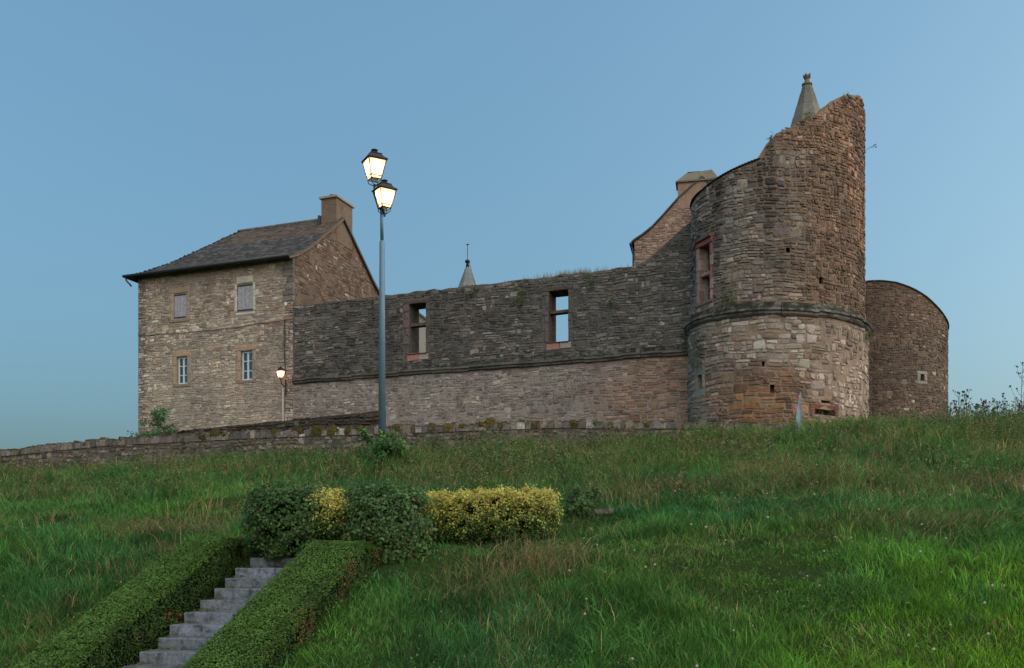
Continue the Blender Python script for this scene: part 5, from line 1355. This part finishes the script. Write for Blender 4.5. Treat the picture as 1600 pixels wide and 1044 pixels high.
# broad-leaved weeds among the grass and pale seed heads
X, Y = sow(95000, r, 9.0, 38.0); s_ = 0.23 * X + 0.973 * Y
dw = fbm(X * 0.8 + 31, Y * 0.8, 81) + 0.14 * np.clip((s_ - 24) / 6, 0, 1)
ok = r.random(len(X)) < np.clip((dw - 0.5) * 3, 0.12, 1); X, Y = X[ok], Y[ok]; n = len(X)
s_ = 0.23 * X + 0.973 * Y; Zg = ground_z(X, Y) + r.uniform(0.03, 0.26, n) * (1 + 0.9 * np.clip((s_ - 21) / 4, 0, 1))
N = unit(np.stack([r.normal(size=n) * 0.5, r.normal(size=n) * 0.5 - 0.4, np.ones(n)], 1))
o = link('weeds', leaf_mesh('weeds', np.stack([X, Y, Zg], 1), N, r.uniform(0.022, 0.05, n) * (0.6 + 0.035 * Y), jitter_cols(np.where((r.random(n) < 0.25)[:, None], np.array(lin(96, 124, 62)), np.array(lin(60, 92, 46))), n, 0.3, r), M['leaf'], 0.5, r))
tag(o, 'small broad-leaved weeds mixed through the hillside grass', 'weeds', None, 'stuff')
X, Y = sow(330, r, 9.0, 33.0); ok = (X > 0.5) & (r.random(len(X)) < 0.75); X, Y = X[ok], Y[ok]; mb = MB(); rr_ = random.Random(5)
for x, y in zip(X, Y):
    z = gz(x, y) + rr_.uniform(0.2, 0.42); s = rr_.uniform(0.009, 0.016) * (1 + y * 0.02)
    mb.lathe((x, y, z), [(s * 0.3, -s), (s, -s * 0.2), (s * 0.8, s * 0.6), (s * 0.1, s)], 6, vary(lin(176, 166, 146), rr_, 0.2))
    mb.tube([(x, y, z - s), (x + rr_.uniform(-.03, .03), y, z - 0.35)], 0.003, 3, lin(90, 96, 60))
tag(mb.build('seed_heads', M['leaf']), 'scattered pale clover and dandelion heads in the grass', 'flowers', None, 'stuff')
# grass on the curtain wall top
rr_ = np.random.default_rng(77); n = 900; uu = np.concatenate([rr_.uniform(0.5, 15, 420), rr_.normal(13.6, 0.9, 480)]); uu = np.clip(uu, 0.3, 16)
pts = np.array([Wm(u, WTOP(u), rr_.uniform(0.05, 0.6)) for u in uu]); v = np.empty((n, 3, 3)); h = rr_.uniform(0.06, 0.24, n) * np.where(uu > 11.5, 1.5, 0.7)
dx = rr_.normal(size=n) * 0.06
v[:, 0] = pts + np.array([-0.008, 0, -0.02]); v[:, 1] = pts + np.array([0.008, 0, -0.02]); v[:, 2] = pts + np.stack([dx, dx * 0.3, h], 1)
tag(link('wall_top_grass', np_mesh('wall_top_grass', v.reshape(-1, 3), np.arange(3 * n), np.arange(n) * 3, np.full(n, 3), np.repeat(jitter_cols(lin(126, 118, 76), n, 0.3, rr_), 3, 0), M['grass'])), 'thin dry grass fringe growing along the curtain wall top', 'grass', None, 'stuff')

# leaf litter and moss caught on the steps
r = np.random.default_rng(640); n = 600; kk = r.integers(0, NS, n); back = r.random(n) < 0.7
ss_ = 14.6 - kk * STEP_T + np.where(back, STEP_T - 0.05 - np.abs(r.normal(size=n)) * 0.03, r.uniform(0.02, 0.3, n)); cc_ = np.where(r.random(n) < 0.5, -7.93 + np.abs(r.normal(size=n)) * 0.12, r.uniform(-7.9, -6.5, n))
X = 0.23 * ss_ + 0.973 * cc_; Y = 0.973 * ss_ - 0.23 * cc_; Z = -0.02 - kk * STEP_R + 0.012 + r.uniform(0, 0.02, n)
N = unit(np.stack([r.normal(size=n) * 0.5, r.normal(size=n) * 0.5 - 0.5, np.ones(n)], 1))
o = link('leaf_litter', leaf_mesh('leaf_litter', np.stack([X, Y, Z], 1), N, r.uniform(0.02, 0.05, n), jitter_cols(np.where((r.random(n) < 0.5)[:, None], np.array(lin(78, 84, 44)), np.array(lin(88, 70, 48))), n, 0.3, r), M['leaf'], 0.6, r))
tag(o, 'fallen leaves and moss caught on the concrete steps', 'leaf litter', None, 'stuff')
# weeds rooted in the ruined tower top
for k, (px, py_, m_) in enumerate(((1205, 218, 50), (1262, 183, 60), (1318, 154, 50))):
    wall_tuft(Um, Uuv, px, py_, 0.28, m_, 420 + k, ('small weed tuft at the low start of the broken tower edge', 'small weed tuft on the broken tower edge beside the turret spire', 'small weed tuft near the peak of the broken tower edge')[k], (84, 92, 54), 0.0)
